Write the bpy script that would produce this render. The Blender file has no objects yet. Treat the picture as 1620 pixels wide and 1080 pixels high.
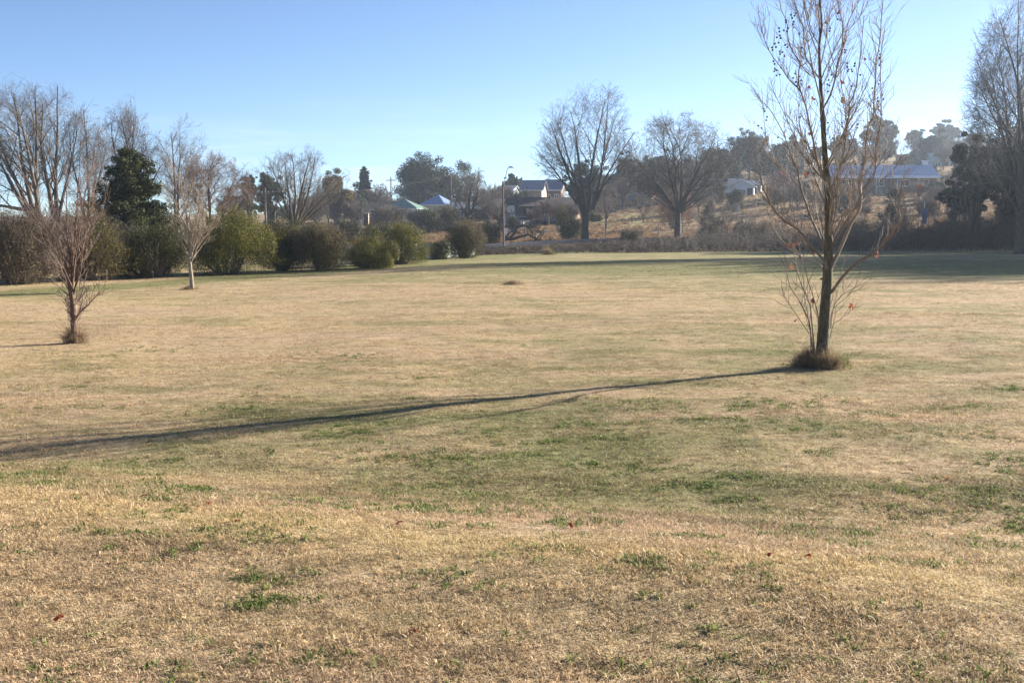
import bpy, math, random, time
import numpy as np
from mathutils import Vector, Matrix, Quaternion
T0 = time.time()
R = math.radians
scene = bpy.context.scene
COL = scene.collection

# ------------------------------------------------------------------ camera
F, HOR, CZ = 1800.0, 355.0, 2.0
PITCH = math.atan((540 - HOR) / F)
cam_d = bpy.data.cameras.new('camera'); cam = bpy.data.objects.new('camera', cam_d); COL.objects.link(cam)
cam_d.sensor_width = 36; cam_d.lens = 36 * F / 1620; cam_d.clip_start = 0.1; cam_d.clip_end = 8000
cam.location = (0, 0, CZ); cam.rotation_euler = (math.pi / 2 - PITCH, 0, 0)
scene.camera = cam
cP, sP = math.cos(PITCH), math.sin(PITCH)

def ray(px, py):
    a, b = (px - 810) / F, (540 - py) / F
    return np.array([a, cP + b * sP, -sP + b * cP])
def at(px, py, Y):
    d = ray(px, py); return np.array([0, 0, CZ]) + d * (Y / d[1])

# ------------------------------------------------------------------ terrain
US = [-0.7, -0.3, -0.15, -0.05, 0.05, 0.15, 0.25, 0.4, 0.7]
YS = [1, 60, 85, 110, 125, 150, 190, 230, 260, 380, 600, 1500]
ZT = np.array([
 [0, -.3, -.4, -.4, -.3, 0, .5, 1, 1.5, 3, 5, 12],
 [0, -.3, -.4, -.4, -.3, 0, .8, 1.6, 2.2, 4, 6, 14],
 [0, -.2, -.4, -.4, -.2, .4, 1.1, 2.0, 2.6, 5, 8, 28],
 [0, 0, -.3, -.15, .1, .8, 1.8, 2.7, 3.5, 7, 11, 34],
 [0, 0, 0, .3, .7, 1.7, 3.6, 5.2, 6.4, 10, 14, 36],
 [0, 0, 0, .3, .8, 2.2, 5.6, 8.2, 10, 18, 23, 36],
 [0, 0, 0, .4, 1.2, 3.4, 7.3, 11.5, 14.5, 25, 28, 36],
 [0, 0, 0, .5, 1.5, 4, 8, 12.5, 16, 26, 29, 36],
 [0, 0, 0, .5, 1.5, 4, 8, 12.5, 16, 26, 29, 36]], float)
_NU, _NY = 80, 200
_tu = np.linspace(-0.7, 0.7, _NU); _ty = np.exp(np.linspace(0, math.log(1500), _NY))
_A = np.array([np.interp(_ty, YS, row) for row in ZT])
_TAB = np.array([np.interp(_tu, US, _A[:, j]) for j in range(_NY)]).T
for _ in range(6):
    p = np.pad(_TAB, 1, mode='edge')
    _TAB = (p[1:-1, :-2] + 2 * p[1:-1, 1:-1] + p[1:-1, 2:]) / 4
    p = np.pad(_TAB, 1, mode='edge')
    _TAB = (p[:-2, 1:-1] + 2 * p[1:-1, 1:-1] + p[2:, 1:-1]) / 4
def sstep(a, b, x):
    t = np.clip((x - a) / (b - a), 0, 1); return t * t * (3 - 2 * t)
def zat(x, y):
    x = np.asarray(x, float); y = np.asarray(y, float)
    yy = np.maximum(y, 1.0); u = np.clip(x / np.maximum(yy, 25), -0.699, 0.699)
    fu = (u + 0.7) / 1.4 * (_NU - 1); fy = np.clip(np.log(yy) / math.log(1500) * (_NY - 1), 0, _NY - 1.001)
    i = np.clip(fu.astype(int), 0, _NU - 2); j = fy.astype(int); a = fu - i; b = fy - j
    z = (_TAB[i, j] * (1 - a) * (1 - b) + _TAB[i + 1, j] * a * (1 - b) + _TAB[i, j + 1] * (1 - a) * b + _TAB[i + 1, j + 1] * a * b)
    # bank the camera stands on: its edge runs from left-far to right-near
    e = y + 0.33 * x - 6.1
    z = z + 0.34 * (1 - sstep(-0.9, 2.6, e)) + 0.02 * sstep(-1.5, -0.2, e) * (1 - sstep(-0.2, 1.2, e))
    z = z - 0.035 * np.exp(-((e - 2.3) / 0.55) ** 2)
    near = np.exp(-np.maximum(y - 20, 0) / 25)
    z = z + near * (0.022 * np.sin(0.9 * x + 0.5 * y) * np.sin(0.63 * y - 0.31 * x + 1) + 0.012 * np.sin(2.3 * x - 1.1 * y + 2) * np.sin(1.9 * y + .7 * x))
    z = z + np.where(y > 130, np.minimum((y - 130) / 200, 1) * (0.35 * np.sin(x * .06 + y * .03) * np.sin(y * .045 - x * .02)), 0)
    return z
def Z(x, y): return float(zat(x, y))
def hit(px, py):
    d = ray(px, py); t = np.exp(np.linspace(math.log(3), math.log(1400), 6000))
    X = d[0] * t; Y = d[1] * t; H = CZ + d[2] * t - zat(X, Y)
    k = int(np.argmax(H < 0)) if (H < 0).any() else len(t) - 1
    return np.array([X[k], Y[k], Z(X[k], Y[k])])
def gp(px, Y):
    """ground point seen in image column px at world depth Y"""
    x = (px - 810) / F * Y
    for _ in range(4):
        z = Z(x, Y); depth = Y * cP + (CZ - z) * sP; x = (px - 810) / F * depth
    return np.array([x, Y, Z(x, Y)])
def pix(p):
    x, y, z = p; d = y * cP + (CZ - z) * sP; v = (z - CZ) * cP + y * sP
    return 810 + F * x / d, 540 - F * v / d

# ------------------------------------------------------------------ object helpers
def tag(o, label=None, cat=None, group=None, kind=None):
    if label: o['label'] = label
    if cat: o['category'] = cat
    if group: o['group'] = group
    if kind: o['kind'] = kind
    return o
def empty(name, loc, label, cat, group=None, rz=0.0):
    o = bpy.data.objects.new(name, None); COL.objects.link(o)
    o.empty_display_size = 0.2
    o.location = [float(v) for v in loc]; o.rotation_euler = (0, 0, rz)
    return tag(o, label, cat, group)
def link(name, me, parent=None):
    o = bpy.data.objects.new(name, me); COL.objects.link(o)
    if parent is not None: o.parent = parent
    return o
def dup(root, loc, rz, label, sc=1.0, group=None):
    r = root.copy(); COL.objects.link(r)
    r.location = [float(v) for v in loc]; r.rotation_euler = (0, 0, rz); r.scale = (sc, sc, sc) if not isinstance(sc, tuple) else sc
    if label: r['label'] = label
    if group: r['group'] = group
    for ch in list(root.children):
        c = ch.copy(); COL.objects.link(c); c.parent = r
        for g in list(ch.children):
            d = g.copy(); COL.objects.link(d); d.parent = c
    return r
def npmesh(name, V, faces, mat, smooth=False):
    """V (n,3); faces: list of (m,k) int arrays"""
    me = bpy.data.meshes.new(name)
    V = np.asarray(V, np.float32)
    faces = [np.asarray(f, np.int32) for f in faces if len(f)]
    nl = sum(f.size for f in faces); nf = sum(len(f) for f in faces)
    me.vertices.add(len(V)); me.vertices.foreach_set('co', V.ravel())
    me.loops.add(nl); me.polygons.add(nf)
    me.loops.foreach_set('vertex_index', np.concatenate([f.ravel() for f in faces]))
    tot = np.concatenate([np.full(len(f), f.shape[1], np.int32) for f in faces])
    st = np.concatenate([[0], np.cumsum(tot)[:-1]]).astype(np.int32)
    me.polygons.foreach_set('loop_start', st)
    if smooth: me.polygons.foreach_set('use_smooth', np.ones(nf, bool))
    me.update(calc_edges=True)
    if mat: me.materials.append(mat)
    return me
class MB:
    """small mesh collector: boxes, prisms, bars"""
    def __init__(s): s.v = []; s.f = []
    def add(s, vs, fs):
        b = len(s.v); s.v += [tuple(float(c) for c in v) for v in vs]; s.f += [tuple(i + b for i in f) for f in fs]; return s
    def box(s, x0, x1, y0, y1, z0, z1):
        return s.add([(x0, y0, z0), (x1, y0, z0), (x1, y1, z0), (x0, y1, z0), (x0, y0, z1), (x1, y0, z1), (x1, y1, z1), (x0, y1, z1)],
                     [(0, 3, 2, 1), (4, 5, 6, 7), (0, 1, 5, 4), (1, 2, 6, 5), (2, 3, 7, 6), (3, 0, 4, 7)])
    def bar(s, a, b, r, r2=None, n=8):
        a = Vector(a); b = Vector(b); r2 = r if r2 is None else r2; d = (b - a).normalized()
        u = d.orthogonal().normalized(); w = d.cross(u); vs = []
        for p, rr in ((a, r), (b, r2)):
            for k in range(n):
                t = 2 * math.pi * k / n; vs.append(p + u * (rr * math.cos(t)) + w * (rr * math.sin(t)))
        fs = [(k, (k + 1) % n, n + (k + 1) % n, n + k) for k in range(n)]
        fs += [tuple(range(n - 1, -1, -1)), tuple(range(n, 2 * n))]
        return s.add(vs, fs)
    def build(s, name, mat, parent=None, bevel=0.0):
        me = bpy.data.meshes.new(name); me.from_pydata(s.v, [], s.f); me.update()
        if mat: me.materials.append(mat)
        o = link(name, me, parent)
        if bevel:
            m = o.modifiers.new('bevel', 'BEVEL'); m.width = bevel; m.segments = 2; m.limit_method = 'ANGLE'
        return o

# ------------------------------------------------------------------ materials
def newmat(name):
    m = bpy.data.materials.new(name); m.use_nodes = True
    nt = m.node_tree; nt.nodes.clear(); out = nt.nodes.new('ShaderNodeOutputMaterial')
    return m, nt, out
def N(nt, typ, ins=None, **kw):
    n = nt.nodes.new(typ)
    for k, v in kw.items(): setattr(n, k, v)
    for k, v in (ins or {}).items():
        if hasattr(v, 'is_linked') or isinstance(v, bpy.types.NodeSocket): nt.links.new(v, n.inputs[k])
        else: n.inputs[k].default_value = v
    return n
def rgba(c): return (c[0], c[1], c[2], 1.0)
def ramp(nt, fac, stops, interp='LINEAR'):
    n = nt.nodes.new('ShaderNodeValToRGB'); cr = n.color_ramp; cr.interpolation = interp
    while len(cr.elements) < len(stops): cr.elements.new(0.5)
    for e, (p, c) in zip(cr.elements, stops):
        e.position = p; e.color = rgba(c) if not np.isscalar(c) else (c, c, c, 1)
    nt.links.new(fac, n.inputs[0]); return n.outputs[0]
def mixc(nt, fac, a, b, mode='MIX'):
    n = nt.nodes.new('ShaderNodeMix'); n.data_type = 'RGBA'; n.blend_type = mode; n.clamp_factor = True
    for s, v in ((n.inputs[0], fac), (n.inputs[6], a), (n.inputs[7], b)):
        if isinstance(v, bpy.types.NodeSocket): nt.links.new(v, s)
        elif np.isscalar(v): s.default_value = v
        else: s.default_value = rgba(v)
    return n.outputs[2]
def math_(nt, op, a, b=None, clamp=False):
    n = nt.nodes.new('ShaderNodeMath'); n.operation = op; n.use_clamp = clamp
    for s, v in ((n.inputs[0], a), (n.inputs[1], b)):
        if v is None: continue
        if isinstance(v, bpy.types.NodeSocket): nt.links.new(v, s)
        else: s.default_value = v
    return n.outputs[0]
def noise(nt, vec, scale, detail=4, rough=.55, dist=0.0):
    n = N(nt, 'ShaderNodeTexNoise', {'Scale': scale, 'Detail': detail, 'Roughness': rough, 'Distortion': dist})
    if vec is not None: nt.links.new(vec, n.inputs['Vector'])
    return n.outputs['Fac']
def mat_plain(name, c, rough=.7, var=.25, scale=3.0, metal=0.0, bump=0.0, c2=None, spec=.4):
    m, nt, out = newmat(name)
    tc = N(nt, 'ShaderNodeTexCoord'); f = noise(nt, tc.outputs['Object'], scale, 6, .65)
    f2 = ramp(nt, f, [(.3, 0.0), (.7, 1.0)])
    a = [v * (1 - var) for v in c]; b = c2 if c2 else [min(1, v * (1 + var)) for v in c]
    col = mixc(nt, f2, a, b)
    p = N(nt, 'ShaderNodeBsdfPrincipled', {'Base Color': col, 'Roughness': rough, 'Metallic': metal, 'Specular IOR Level': spec})
    if bump:
        bn = N(nt, 'ShaderNodeBump', {'Height': f, 'Strength': bump, 'Distance': .02}); nt.links.new(bn.outputs[0], p.inputs['Normal'])
    nt.links.new(p.outputs[0], out.inputs[0]); return m
def mat_bark(name, c1, c2, scale=14.0, bump=.5):
    m, nt, out = newmat(name)
    tc = N(nt, 'ShaderNodeTexCoord'); mp = N(nt, 'ShaderNodeMapping', {'Vector': tc.outputs['Object'], 'Scale': (1, 1, .28)})
    f = noise(nt, mp.outputs[0], scale, 7, .68, .4); f2 = noise(nt, tc.outputs['Object'], scale * .18, 3)
    col = mixc(nt, ramp(nt, f, [(.34, 0.0), (.66, 1.0)]), c1, c2)
    col = mixc(nt, math_(nt, 'MULTIPLY', f2, .6), col, [v * .55 for v in c1])
    p = N(nt, 'ShaderNodeBsdfPrincipled', {'Base Color': col, 'Roughness': .85, 'Specular IOR Level': .25})
    bn = N(nt, 'ShaderNodeBump', {'Height': f, 'Strength': bump, 'Distance': .03}); nt.links.new(bn.outputs[0], p.inputs['Normal'])
    nt.links.new(p.outputs[0], out.inputs[0]); return m
def mat_twig(name, c1, c2):
    m, nt, out = newmat(name)
    g = N(nt, 'ShaderNodeNewGeometry')
    col = mixc(nt, g.outputs['Random Per Island'], c1, c2)
    p = N(nt, 'ShaderNodeBsdfPrincipled', {'Base Color': col, 'Roughness': .7, 'Specular IOR Level': .35})
    nt.links.new(p.outputs[0], out.inputs[0]); return m
def mat_leaf(name, dark, mid, light, scale=1.3, trans=.3, rough=.55):
    m, nt, out = newmat(name)
    g = N(nt, 'ShaderNodeNewGeometry'); tc = N(nt, 'ShaderNodeTexCoord')
    f = noise(nt, tc.outputs['Object'], scale, 3, .6)
    s = math_(nt, 'ADD', math_(nt, 'MULTIPLY', g.outputs['Random Per Island'], .45), math_(nt, 'MULTIPLY', f, .6))
    col = ramp(nt, s, [(.25, dark), (.52, mid), (.8, light)])
    p = N(nt, 'ShaderNodeBsdfPrincipled', {'Base Color': col, 'Roughness': max(rough, .75), 'Specular IOR Level': .12})
    tr = N(nt, 'ShaderNodeBsdfTranslucent', {'Color': col})
    mx = N(nt, 'ShaderNodeMixShader', {0: trans, 1: p.outputs[0], 2: tr.outputs[0]})
    nt.links.new(mx.outputs[0], out.inputs[0]); return m

def field_colour(nt):
    """colour of the dry winter lawn at a world position: straw, bleached thatch, green regrowth, earth"""
    g = N(nt, 'ShaderNodeNewGeometry'); P = g.outputs['Position']
    sx = N(nt, 'ShaderNodeSeparateXYZ', {0: P}); X, Y = sx.outputs[0], sx.outputs[1]
    flat = N(nt, 'ShaderNodeCombineXYZ', {0: X, 1: Y, 2: 0.0}).outputs[0]
    def mapv(sx_, sy_, rot=0.0):
        return N(nt, 'ShaderNodeMapping', {'Vector': flat, 'Scale': (sx_, sy_, 1), 'Rotation': (0, 0, rot)}).outputs[0]
    big = noise(nt, mapv(.10, .16), 1.0, 4, .55)
    mid = noise(nt, mapv(.55, .8), 1.0, 6, .66, .4)
    fine = noise(nt, flat, 9.0, 6, .7)
    vfine = noise(nt, flat, 42.0, 3, .7)
    streak = noise(nt, mapv(.10, 1.1, R(7)), 1.0, 5, .62)
    def blob(cx, cy, rx, ry, amp):
        a = math_(nt, 'POWER', math_(nt, 'DIVIDE', math_(nt, 'SUBTRACT', X, cx), rx), 2.0)
        b = math_(nt, 'POWER', math_(nt, 'DIVIDE', math_(nt, 'SUBTRACT', Y, cy), ry), 2.0)
        e = math_(nt, 'EXPONENT', math_(nt, 'MULTIPLY', math_(nt, 'ADD', a, b), -1.0))
        return math_(nt, 'MULTIPLY', e, amp)
    zone = blob(.6, 10.2, 3.0, 1.5, .045)
    for args in ((-3.2, 9.3, 1.5, .9, .06), (2.6, 8.3, 2.2, .6, .07), (-.3, 8.2, 1.6, .45, .06), (3.0, 22, 9, 8, .07), (-2, 13.5, 5, 2.5, .05),
                 (-3, 20, 6, 6, -.07), (0, 5.0, 9, 1.6, -.08), (18, 60, 26, 17, .15), (-8, 62, 16, 14, .06), (10, 82, 40, 10, .15), (0, 10.2, 8, 3.0, .04), (5, 17, 11, 5, .055), (20, 50, 22, 9, .20), (-1, 4.2, 1.0, .7, .08)):
        zone = math_(nt, 'ADD', zone, blob(*args))
    # green strip along the foot of the bush row
    dl = math_(nt, 'SUBTRACT', Y, math_(nt, 'ADD', math_(nt, 'MULTIPLY', X, 2.55), 76.5))
    strip = math_(nt, 'MULTIPLY', math_(nt, 'EXPONENT', math_(nt, 'MULTIPLY', math_(nt, 'POWER', math_(nt, 'DIVIDE', dl, 3.6), 2.0), -1.0)), .42)
    zone = math_(nt, 'ADD', zone, strip)
    gs = math_(nt, 'ADD', math_(nt, 'ADD', math_(nt, 'MULTIPLY', mid, .62), math_(nt, 'MULTIPLY', big, .35)), math_(nt, 'MULTIPLY', fine, .25))
    gs = math_(nt, 'ADD', math_(nt, 'ADD', gs, zone), math_(nt, 'MULTIPLY', math_(nt, 'SUBTRACT', streak, .25), .24))
    gmask = ramp(nt, gs, [(.66, 0.0), (.86, 1.0)])
    straw = ramp(nt, math_(nt, 'ADD', math_(nt, 'MULTIPLY', fine, .55), math_(nt, 'MULTIPLY', vfine, .45)),
                 [(.32, (.16, .104, .062)), (.46, (.41, .294, .168)), (.58, (.58, .43, .26)), (.72, (.72, .565, .38))])
    yel = ramp(nt, math_(nt, 'ADD', math_(nt, 'MULTIPLY', big, .6), math_(nt, 'MULTIPLY', streak, .45)), [(.45, 0.0), (.68, 1.0)])
    straw = mixc(nt, math_(nt, 'MULTIPLY', yel, .6), straw, mixc(nt, fine, (.29, .235, .115), (.56, .455, .23)))
    pink = ramp(nt, noise(nt, mapv(.3, .45, 1.0), 1.0, 5, .6), [(.5, 0.0), (.7, 1.0)])
    straw = mixc(nt, math_(nt, 'MULTIPLY', pink, .55), straw, mixc(nt, vfine, (.29, .185, .125), (.64, .47, .34)))
    green = ramp(nt, math_(nt, 'ADD', math_(nt, 'MULTIPLY', fine, .6), math_(nt, 'MULTIPLY', vfine, .4)),
                 [(.3, (.055, .065, .022)), (.5, (.175, .18, .065)), (.72, (.36, .345, .14))])
    col = mixc(nt, math_(nt, 'MULTIPLY', gmask, .85), straw, green)
    mott = noise(nt, mapv(1.3, 2.2, .3), 1.6, 8, .75)
    mv = ramp(nt, mott, [(.3, .62), (.5, 1.0), (.7, 1.22)])
    col = mixc(nt, 1.0, col, mv, 'MULTIPLY')
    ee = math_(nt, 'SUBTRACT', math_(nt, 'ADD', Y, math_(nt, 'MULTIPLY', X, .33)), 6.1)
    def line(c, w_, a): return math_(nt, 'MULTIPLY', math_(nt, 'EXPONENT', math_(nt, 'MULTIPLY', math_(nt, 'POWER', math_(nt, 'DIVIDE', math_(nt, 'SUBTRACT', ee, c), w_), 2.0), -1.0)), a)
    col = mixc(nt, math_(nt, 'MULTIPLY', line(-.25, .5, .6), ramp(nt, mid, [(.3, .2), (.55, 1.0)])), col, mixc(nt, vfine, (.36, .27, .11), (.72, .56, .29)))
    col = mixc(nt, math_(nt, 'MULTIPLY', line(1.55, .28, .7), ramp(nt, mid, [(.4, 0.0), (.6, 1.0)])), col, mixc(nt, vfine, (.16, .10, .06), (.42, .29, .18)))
    # bare earth scratches drawn out along the mowing lines
    earth = ramp(nt, noise(nt, mapv(.5, 2.6, R(-9)), 1.0, 6, .72, .5), [(.66, 0.0), (.74, 1.0)])
    col = mixc(nt, math_(nt, 'MULTIPLY', earth, .55), col, (.14, .095, .055))
    return col, flat, fine, mid, vfine, X, Y

def mat_ground():
    m, nt, out = newmat('dry_lawn_ground')
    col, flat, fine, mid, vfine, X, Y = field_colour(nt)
    # rough pasture and gardens beyond the creek
    pas = noise(nt, flat, .06, 6, .65); pas2 = noise(nt, flat, .9, 6, .7)
    pc = ramp(nt, math_(nt, 'ADD', math_(nt, 'MULTIPLY', pas, .6), math_(nt, 'MULTIPLY', pas2, .4)),
              [(.36, (.10, .085, .04)), (.48, (.24, .17, .085)), (.58, (.36, .25, .13)), (.7, (.42, .34, .17))])
    far = ramp(nt, math_(nt, 'DIVIDE', Y, 200.0), [(.42, 0.0), (.47, 1.0)])
    col = mixc(nt, far, col, pc)
    # lawn on the slope by the lower trees
    a = math_(nt, 'POWER', math_(nt, 'DIVIDE', math_(nt, 'SUBTRACT', X, 18.0), 15.0), 2.0)
    b = math_(nt, 'POWER', math_(nt, 'DIVIDE', math_(nt, 'SUBTRACT', Y, 158.0), 20.0), 2.0)
    lw = ramp(nt, math_(nt, 'ADD', math_(nt, 'ADD', a, b), math_(nt, 'MULTIPLY', pas2, .6)), [(.7, 1.0), (1.0, 0.0)])
    col = mixc(nt, math_(nt, 'MULTIPLY', lw, .8), col, mixc(nt, pas2, (.17, .16, .06), (.46, .40, .18)))
    p = N(nt, 'ShaderNodeBsdfPrincipled', {'Base Color': col, 'Roughness': .92, 'Specular IOR Level': .1})
    h = math_(nt, 'ADD', math_(nt, 'MULTIPLY', fine, .6), math_(nt, 'ADD', math_(nt, 'MULTIPLY', vfine, .25), math_(nt, 'MULTIPLY', mid, .5)))
    bn = N(nt, 'ShaderNodeBump', {'Height': h, 'Strength': 1.0, 'Distance': .12}); nt.links.new(bn.outputs[0], p.inputs['Normal'])
    nt.links.new(p.outputs[0], out.inputs[0]); return m
def mat_blade():
    m, nt, out = newmat('grass_blade')
    col, *_ = field_colour(nt)
    oi = N(nt, 'ShaderNodeObjectInfo'); g = N(nt, 'ShaderNodeNewGeometry')
    k = math_(nt, 'ADD', .68, math_(nt, 'ADD', math_(nt, 'MULTIPLY', oi.outputs['Random'], .36), math_(nt, 'MULTIPLY', g.outputs['Random Per Island'], .45)))
    kk = N(nt, 'ShaderNodeCombineXYZ', {0: k, 1: k, 2: k})
    col = mixc(nt, 1.0, col, kk.outputs[0], 'MULTIPLY')
    p = N(nt, 'ShaderNodeBsdfPrincipled', {'Base Color': col, 'Roughness': .6, 'Specular IOR Level': .25})
    tr = N(nt, 'ShaderNodeBsdfTranslucent', {'Color': col})
    mx = N(nt, 'ShaderNodeMixShader', {0: .3, 1: p.outputs[0], 2: tr.outputs[0]})
    nt.links.new(mx.outputs[0], out.inputs[0]); return m

M = {}
M['ground'] = mat_ground(); M['blade'] = mat_blade()
M['bark_dark'] = mat_bark('dark_grey_bark', (.055, .045, .038), (.14, .115, .095))
M['bark_grey'] = mat_bark('grey_bark', (.08, .07, .06), (.19, .16, .13))
M['bark_plane'] = mat_bark('plane_bark', (.065, .055, .032), (.17, .145, .085), 26, .6)
M['bark_pale'] = mat_bark('pale_bark', (.20, .16, .12), (.42, .35, .27), 20)
M['bark_red'] = mat_bark('red_brown_bark', (.10, .06, .045), (.25, .16, .12), 20)
M['twig_plane'] = mat_twig('plane_twig', (.12, .085, .06), (.28, .21, .15))
M['twig_grey'] = mat_twig('grey_twig', (.07, .058, .05), (.175, .145, .12))
M['twig_brown'] = mat_twig('brown_twig', (.07, .053, .043), (.175, .135, .108))
M['twig_red'] = mat_twig('red_twig', (.11, .075, .06), (.25, .175, .14))
M['twig_pale'] = mat_twig('pale_twig', (.17, .135, .10), (.36, .29, .22))
M['twig_dark'] = mat_twig('dark_twig', (.04, .033, .028), (.10, .08, .066))
M['leaf_olive'] = mat_leaf('olive_foliage', (.035, .043, .009), (.10, .10, .016), (.30, .26, .035), 1.6, .12)
M['leaf_dark'] = mat_leaf('dark_shrub_foliage', (.022, .027, .009), (.05, .056, .018), (.15, .14, .035), 1.6, .1)
M['leaf_brown'] = mat_leaf('brown_shrub_foliage', (.06, .045, .028), (.13, .10, .062), (.24, .19, .12))
M['leaf_mixed'] = mat_leaf('brown_olive_foliage', (.042, .04, .013), (.10, .085, .03), (.24, .19, .05), 1.6, .12)
M['leaf_conifer'] = mat_leaf('conifer_needles', (.014, .021, .007), (.032, .043, .013), (.10, .10, .026), 1.0, .12)
M['leaf_gum'] = mat_leaf('gum_foliage', (.018, .028, .018), (.038, .052, .03), (.085, .10, .05), .5, .2)
M['leaf_pine'] = mat_leaf('dark_pine_foliage', (.012, .015, .012), (.024, .028, .022), (.05, .055, .038), .6, .15)
M['leaf_russet'] = mat_leaf('russet_foliage', (.10, .045, .03), (.20, .095, .06), (.34, .18, .11), .8, .35)
M['leaf_maroon'] = mat_leaf('maroon_foliage', (.055, .025, .022), (.11, .05, .042), (.20, .10, .08), .8, .3)
M['straw'] = mat_leaf('dry_straw', (.17, .12, .075), (.32, .235, .145), (.52, .40, .26), 9.0, .35)
M['bracken'] = mat_leaf('dead_bracken', (.12, .07, .04), (.27, .165, .09), (.42, .28, .15), 1.0, .3)
M['leaf_bank'] = mat_leaf('shaded_bramble', (.03, .022, .014), (.07, .05, .034), (.15, .11, .07), .4, .2)  # bramble brown darkened so the bank's shade is carried in the colour
M['greenstraw'] = mat_leaf('green_grass', (.05, .075, .02), (.125, .17, .045), (.26, .30, .10), 9.0, .35)
M['redleaf'] = mat_leaf('dead_red_leaf', (.16, .045, .022), (.27, .075, .035), (.34, .13, .06), 30, .35)
M['ball'] = mat_plain('seed_ball', (.06, .042, .028), .9, .4, 200)

# ------------------------------------------------------------------ tubes, trees
def tubes(branches, sides):
    """branches: list of (pts (n,3), radii (n)) -> V, quad faces"""
    Vs, Fs, off = [], [], 0
    groups = {}
    for P, r in branches: groups.setdefault(len(P), []).append((P, r))
    for n, bl in groups.items():
        P = np.array([b[0] for b in bl], float); r = np.array([b[1] for b in bl], float); B = len(bl)
        T = np.empty_like(P); T[:, 1:-1] = P[:, 2:] - P[:, :-2]; T[:, 0] = P[:, 1] - P[:, 0]; T[:, -1] = P[:, -1] - P[:, -2]
        T /= np.linalg.norm(T, axis=2, keepdims=True) + 1e-12
        m = T.mean(1); ref = np.zeros((B, 3)); ref[np.arange(B), np.argmin(np.abs(m), axis=1)] = 1
        Nn = ref[:, None, :] - (ref[:, None, :] * T).sum(2, keepdims=True) * T
        Nn /= np.linalg.norm(Nn, axis=2, keepdims=True) + 1e-12
        Bn = np.cross(T, Nn)
        a = np.arange(sides) * 2 * math.pi / sides
        ring = Nn[:, :, None, :] * np.cos(a)[None, None, :, None] + Bn[:, :, None, :] * np.sin(a)[None, None, :, None]
        V = P[:, :, None, :] + ring * r[:, :, None, None]
        idx = (np.arange(B * n * sides)).reshape(B, n, sides) + off
        nx = np.roll(idx, -1, axis=2)
        f = np.stack([idx[:, :-1], nx[:, :-1], nx[:, 1:], idx[:, 1:]], axis=-1).reshape(-1, 4)
        Vs.append(V.reshape(-1, 3)); Fs.append(f); off += B * n * sides
    return np.concatenate(Vs), np.concatenate(Fs)
def tube_mesh(name, sets, mat, smooth=True):
    """sets: list of (branches, sides)"""
    Vs, Fs, off = [], [], 0
    for br, s in sets:
        if not br: continue
        V, f = tubes(br, s); Vs.append(V); Fs.append(f + off); off += len(V)
    return npmesh(name, np.concatenate(Vs), [np.concatenate(Fs)], mat, smooth)

def unit(v):
    n = math.sqrt(v[0] * v[0] + v[1] * v[1] + v[2] * v[2]) or 1.0
    return (v[0] / n, v[1] / n, v[2] / n)
def tilt(rng, d, ang, az=None):
    """direction d bent by ang about a random (or given) azimuth"""
    a = (0, 0, 1) if abs(d[2]) < .9 else (1, 0, 0)
    u = unit((d[1] * a[2] - d[2] * a[1], d[2] * a[0] - d[0] * a[2], d[0] * a[1] - d[1] * a[0]))
    w = (d[1] * u[2] - d[2] * u[1], d[2] * u[0] - d[0] * u[2], d[0] * u[1] - d[1] * u[0])
    t = rng.uniform(0, 2 * math.pi) if az is None else az
    s, c = math.sin(ang), math.cos(ang); ct, st = math.cos(t) * s, math.sin(t) * s
    return (d[0] * c + u[0] * ct + w[0] * st, d[1] * c + u[1] * ct + w[1] * st, d[2] * c + u[2] * ct + w[2] * st)
def limb(rng, p, d, L, r, n, wig, trop, rtip):
    pts = [p]; rad = [r]; s = L / n
    for k in range(n):
        d = unit((d[0] + rng.gauss(0, wig), d[1] + rng.gauss(0, wig), d[2] + rng.gauss(0, wig) * .7 + trop))
        p = (p[0] + d[0] * s, p[1] + d[1] * s, p[2] + d[2] * s)
        pts.append(p); rad.append(r + (rtip - r) * ((k + 1) / n) ** .8)
    return pts, rad, d
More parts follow.
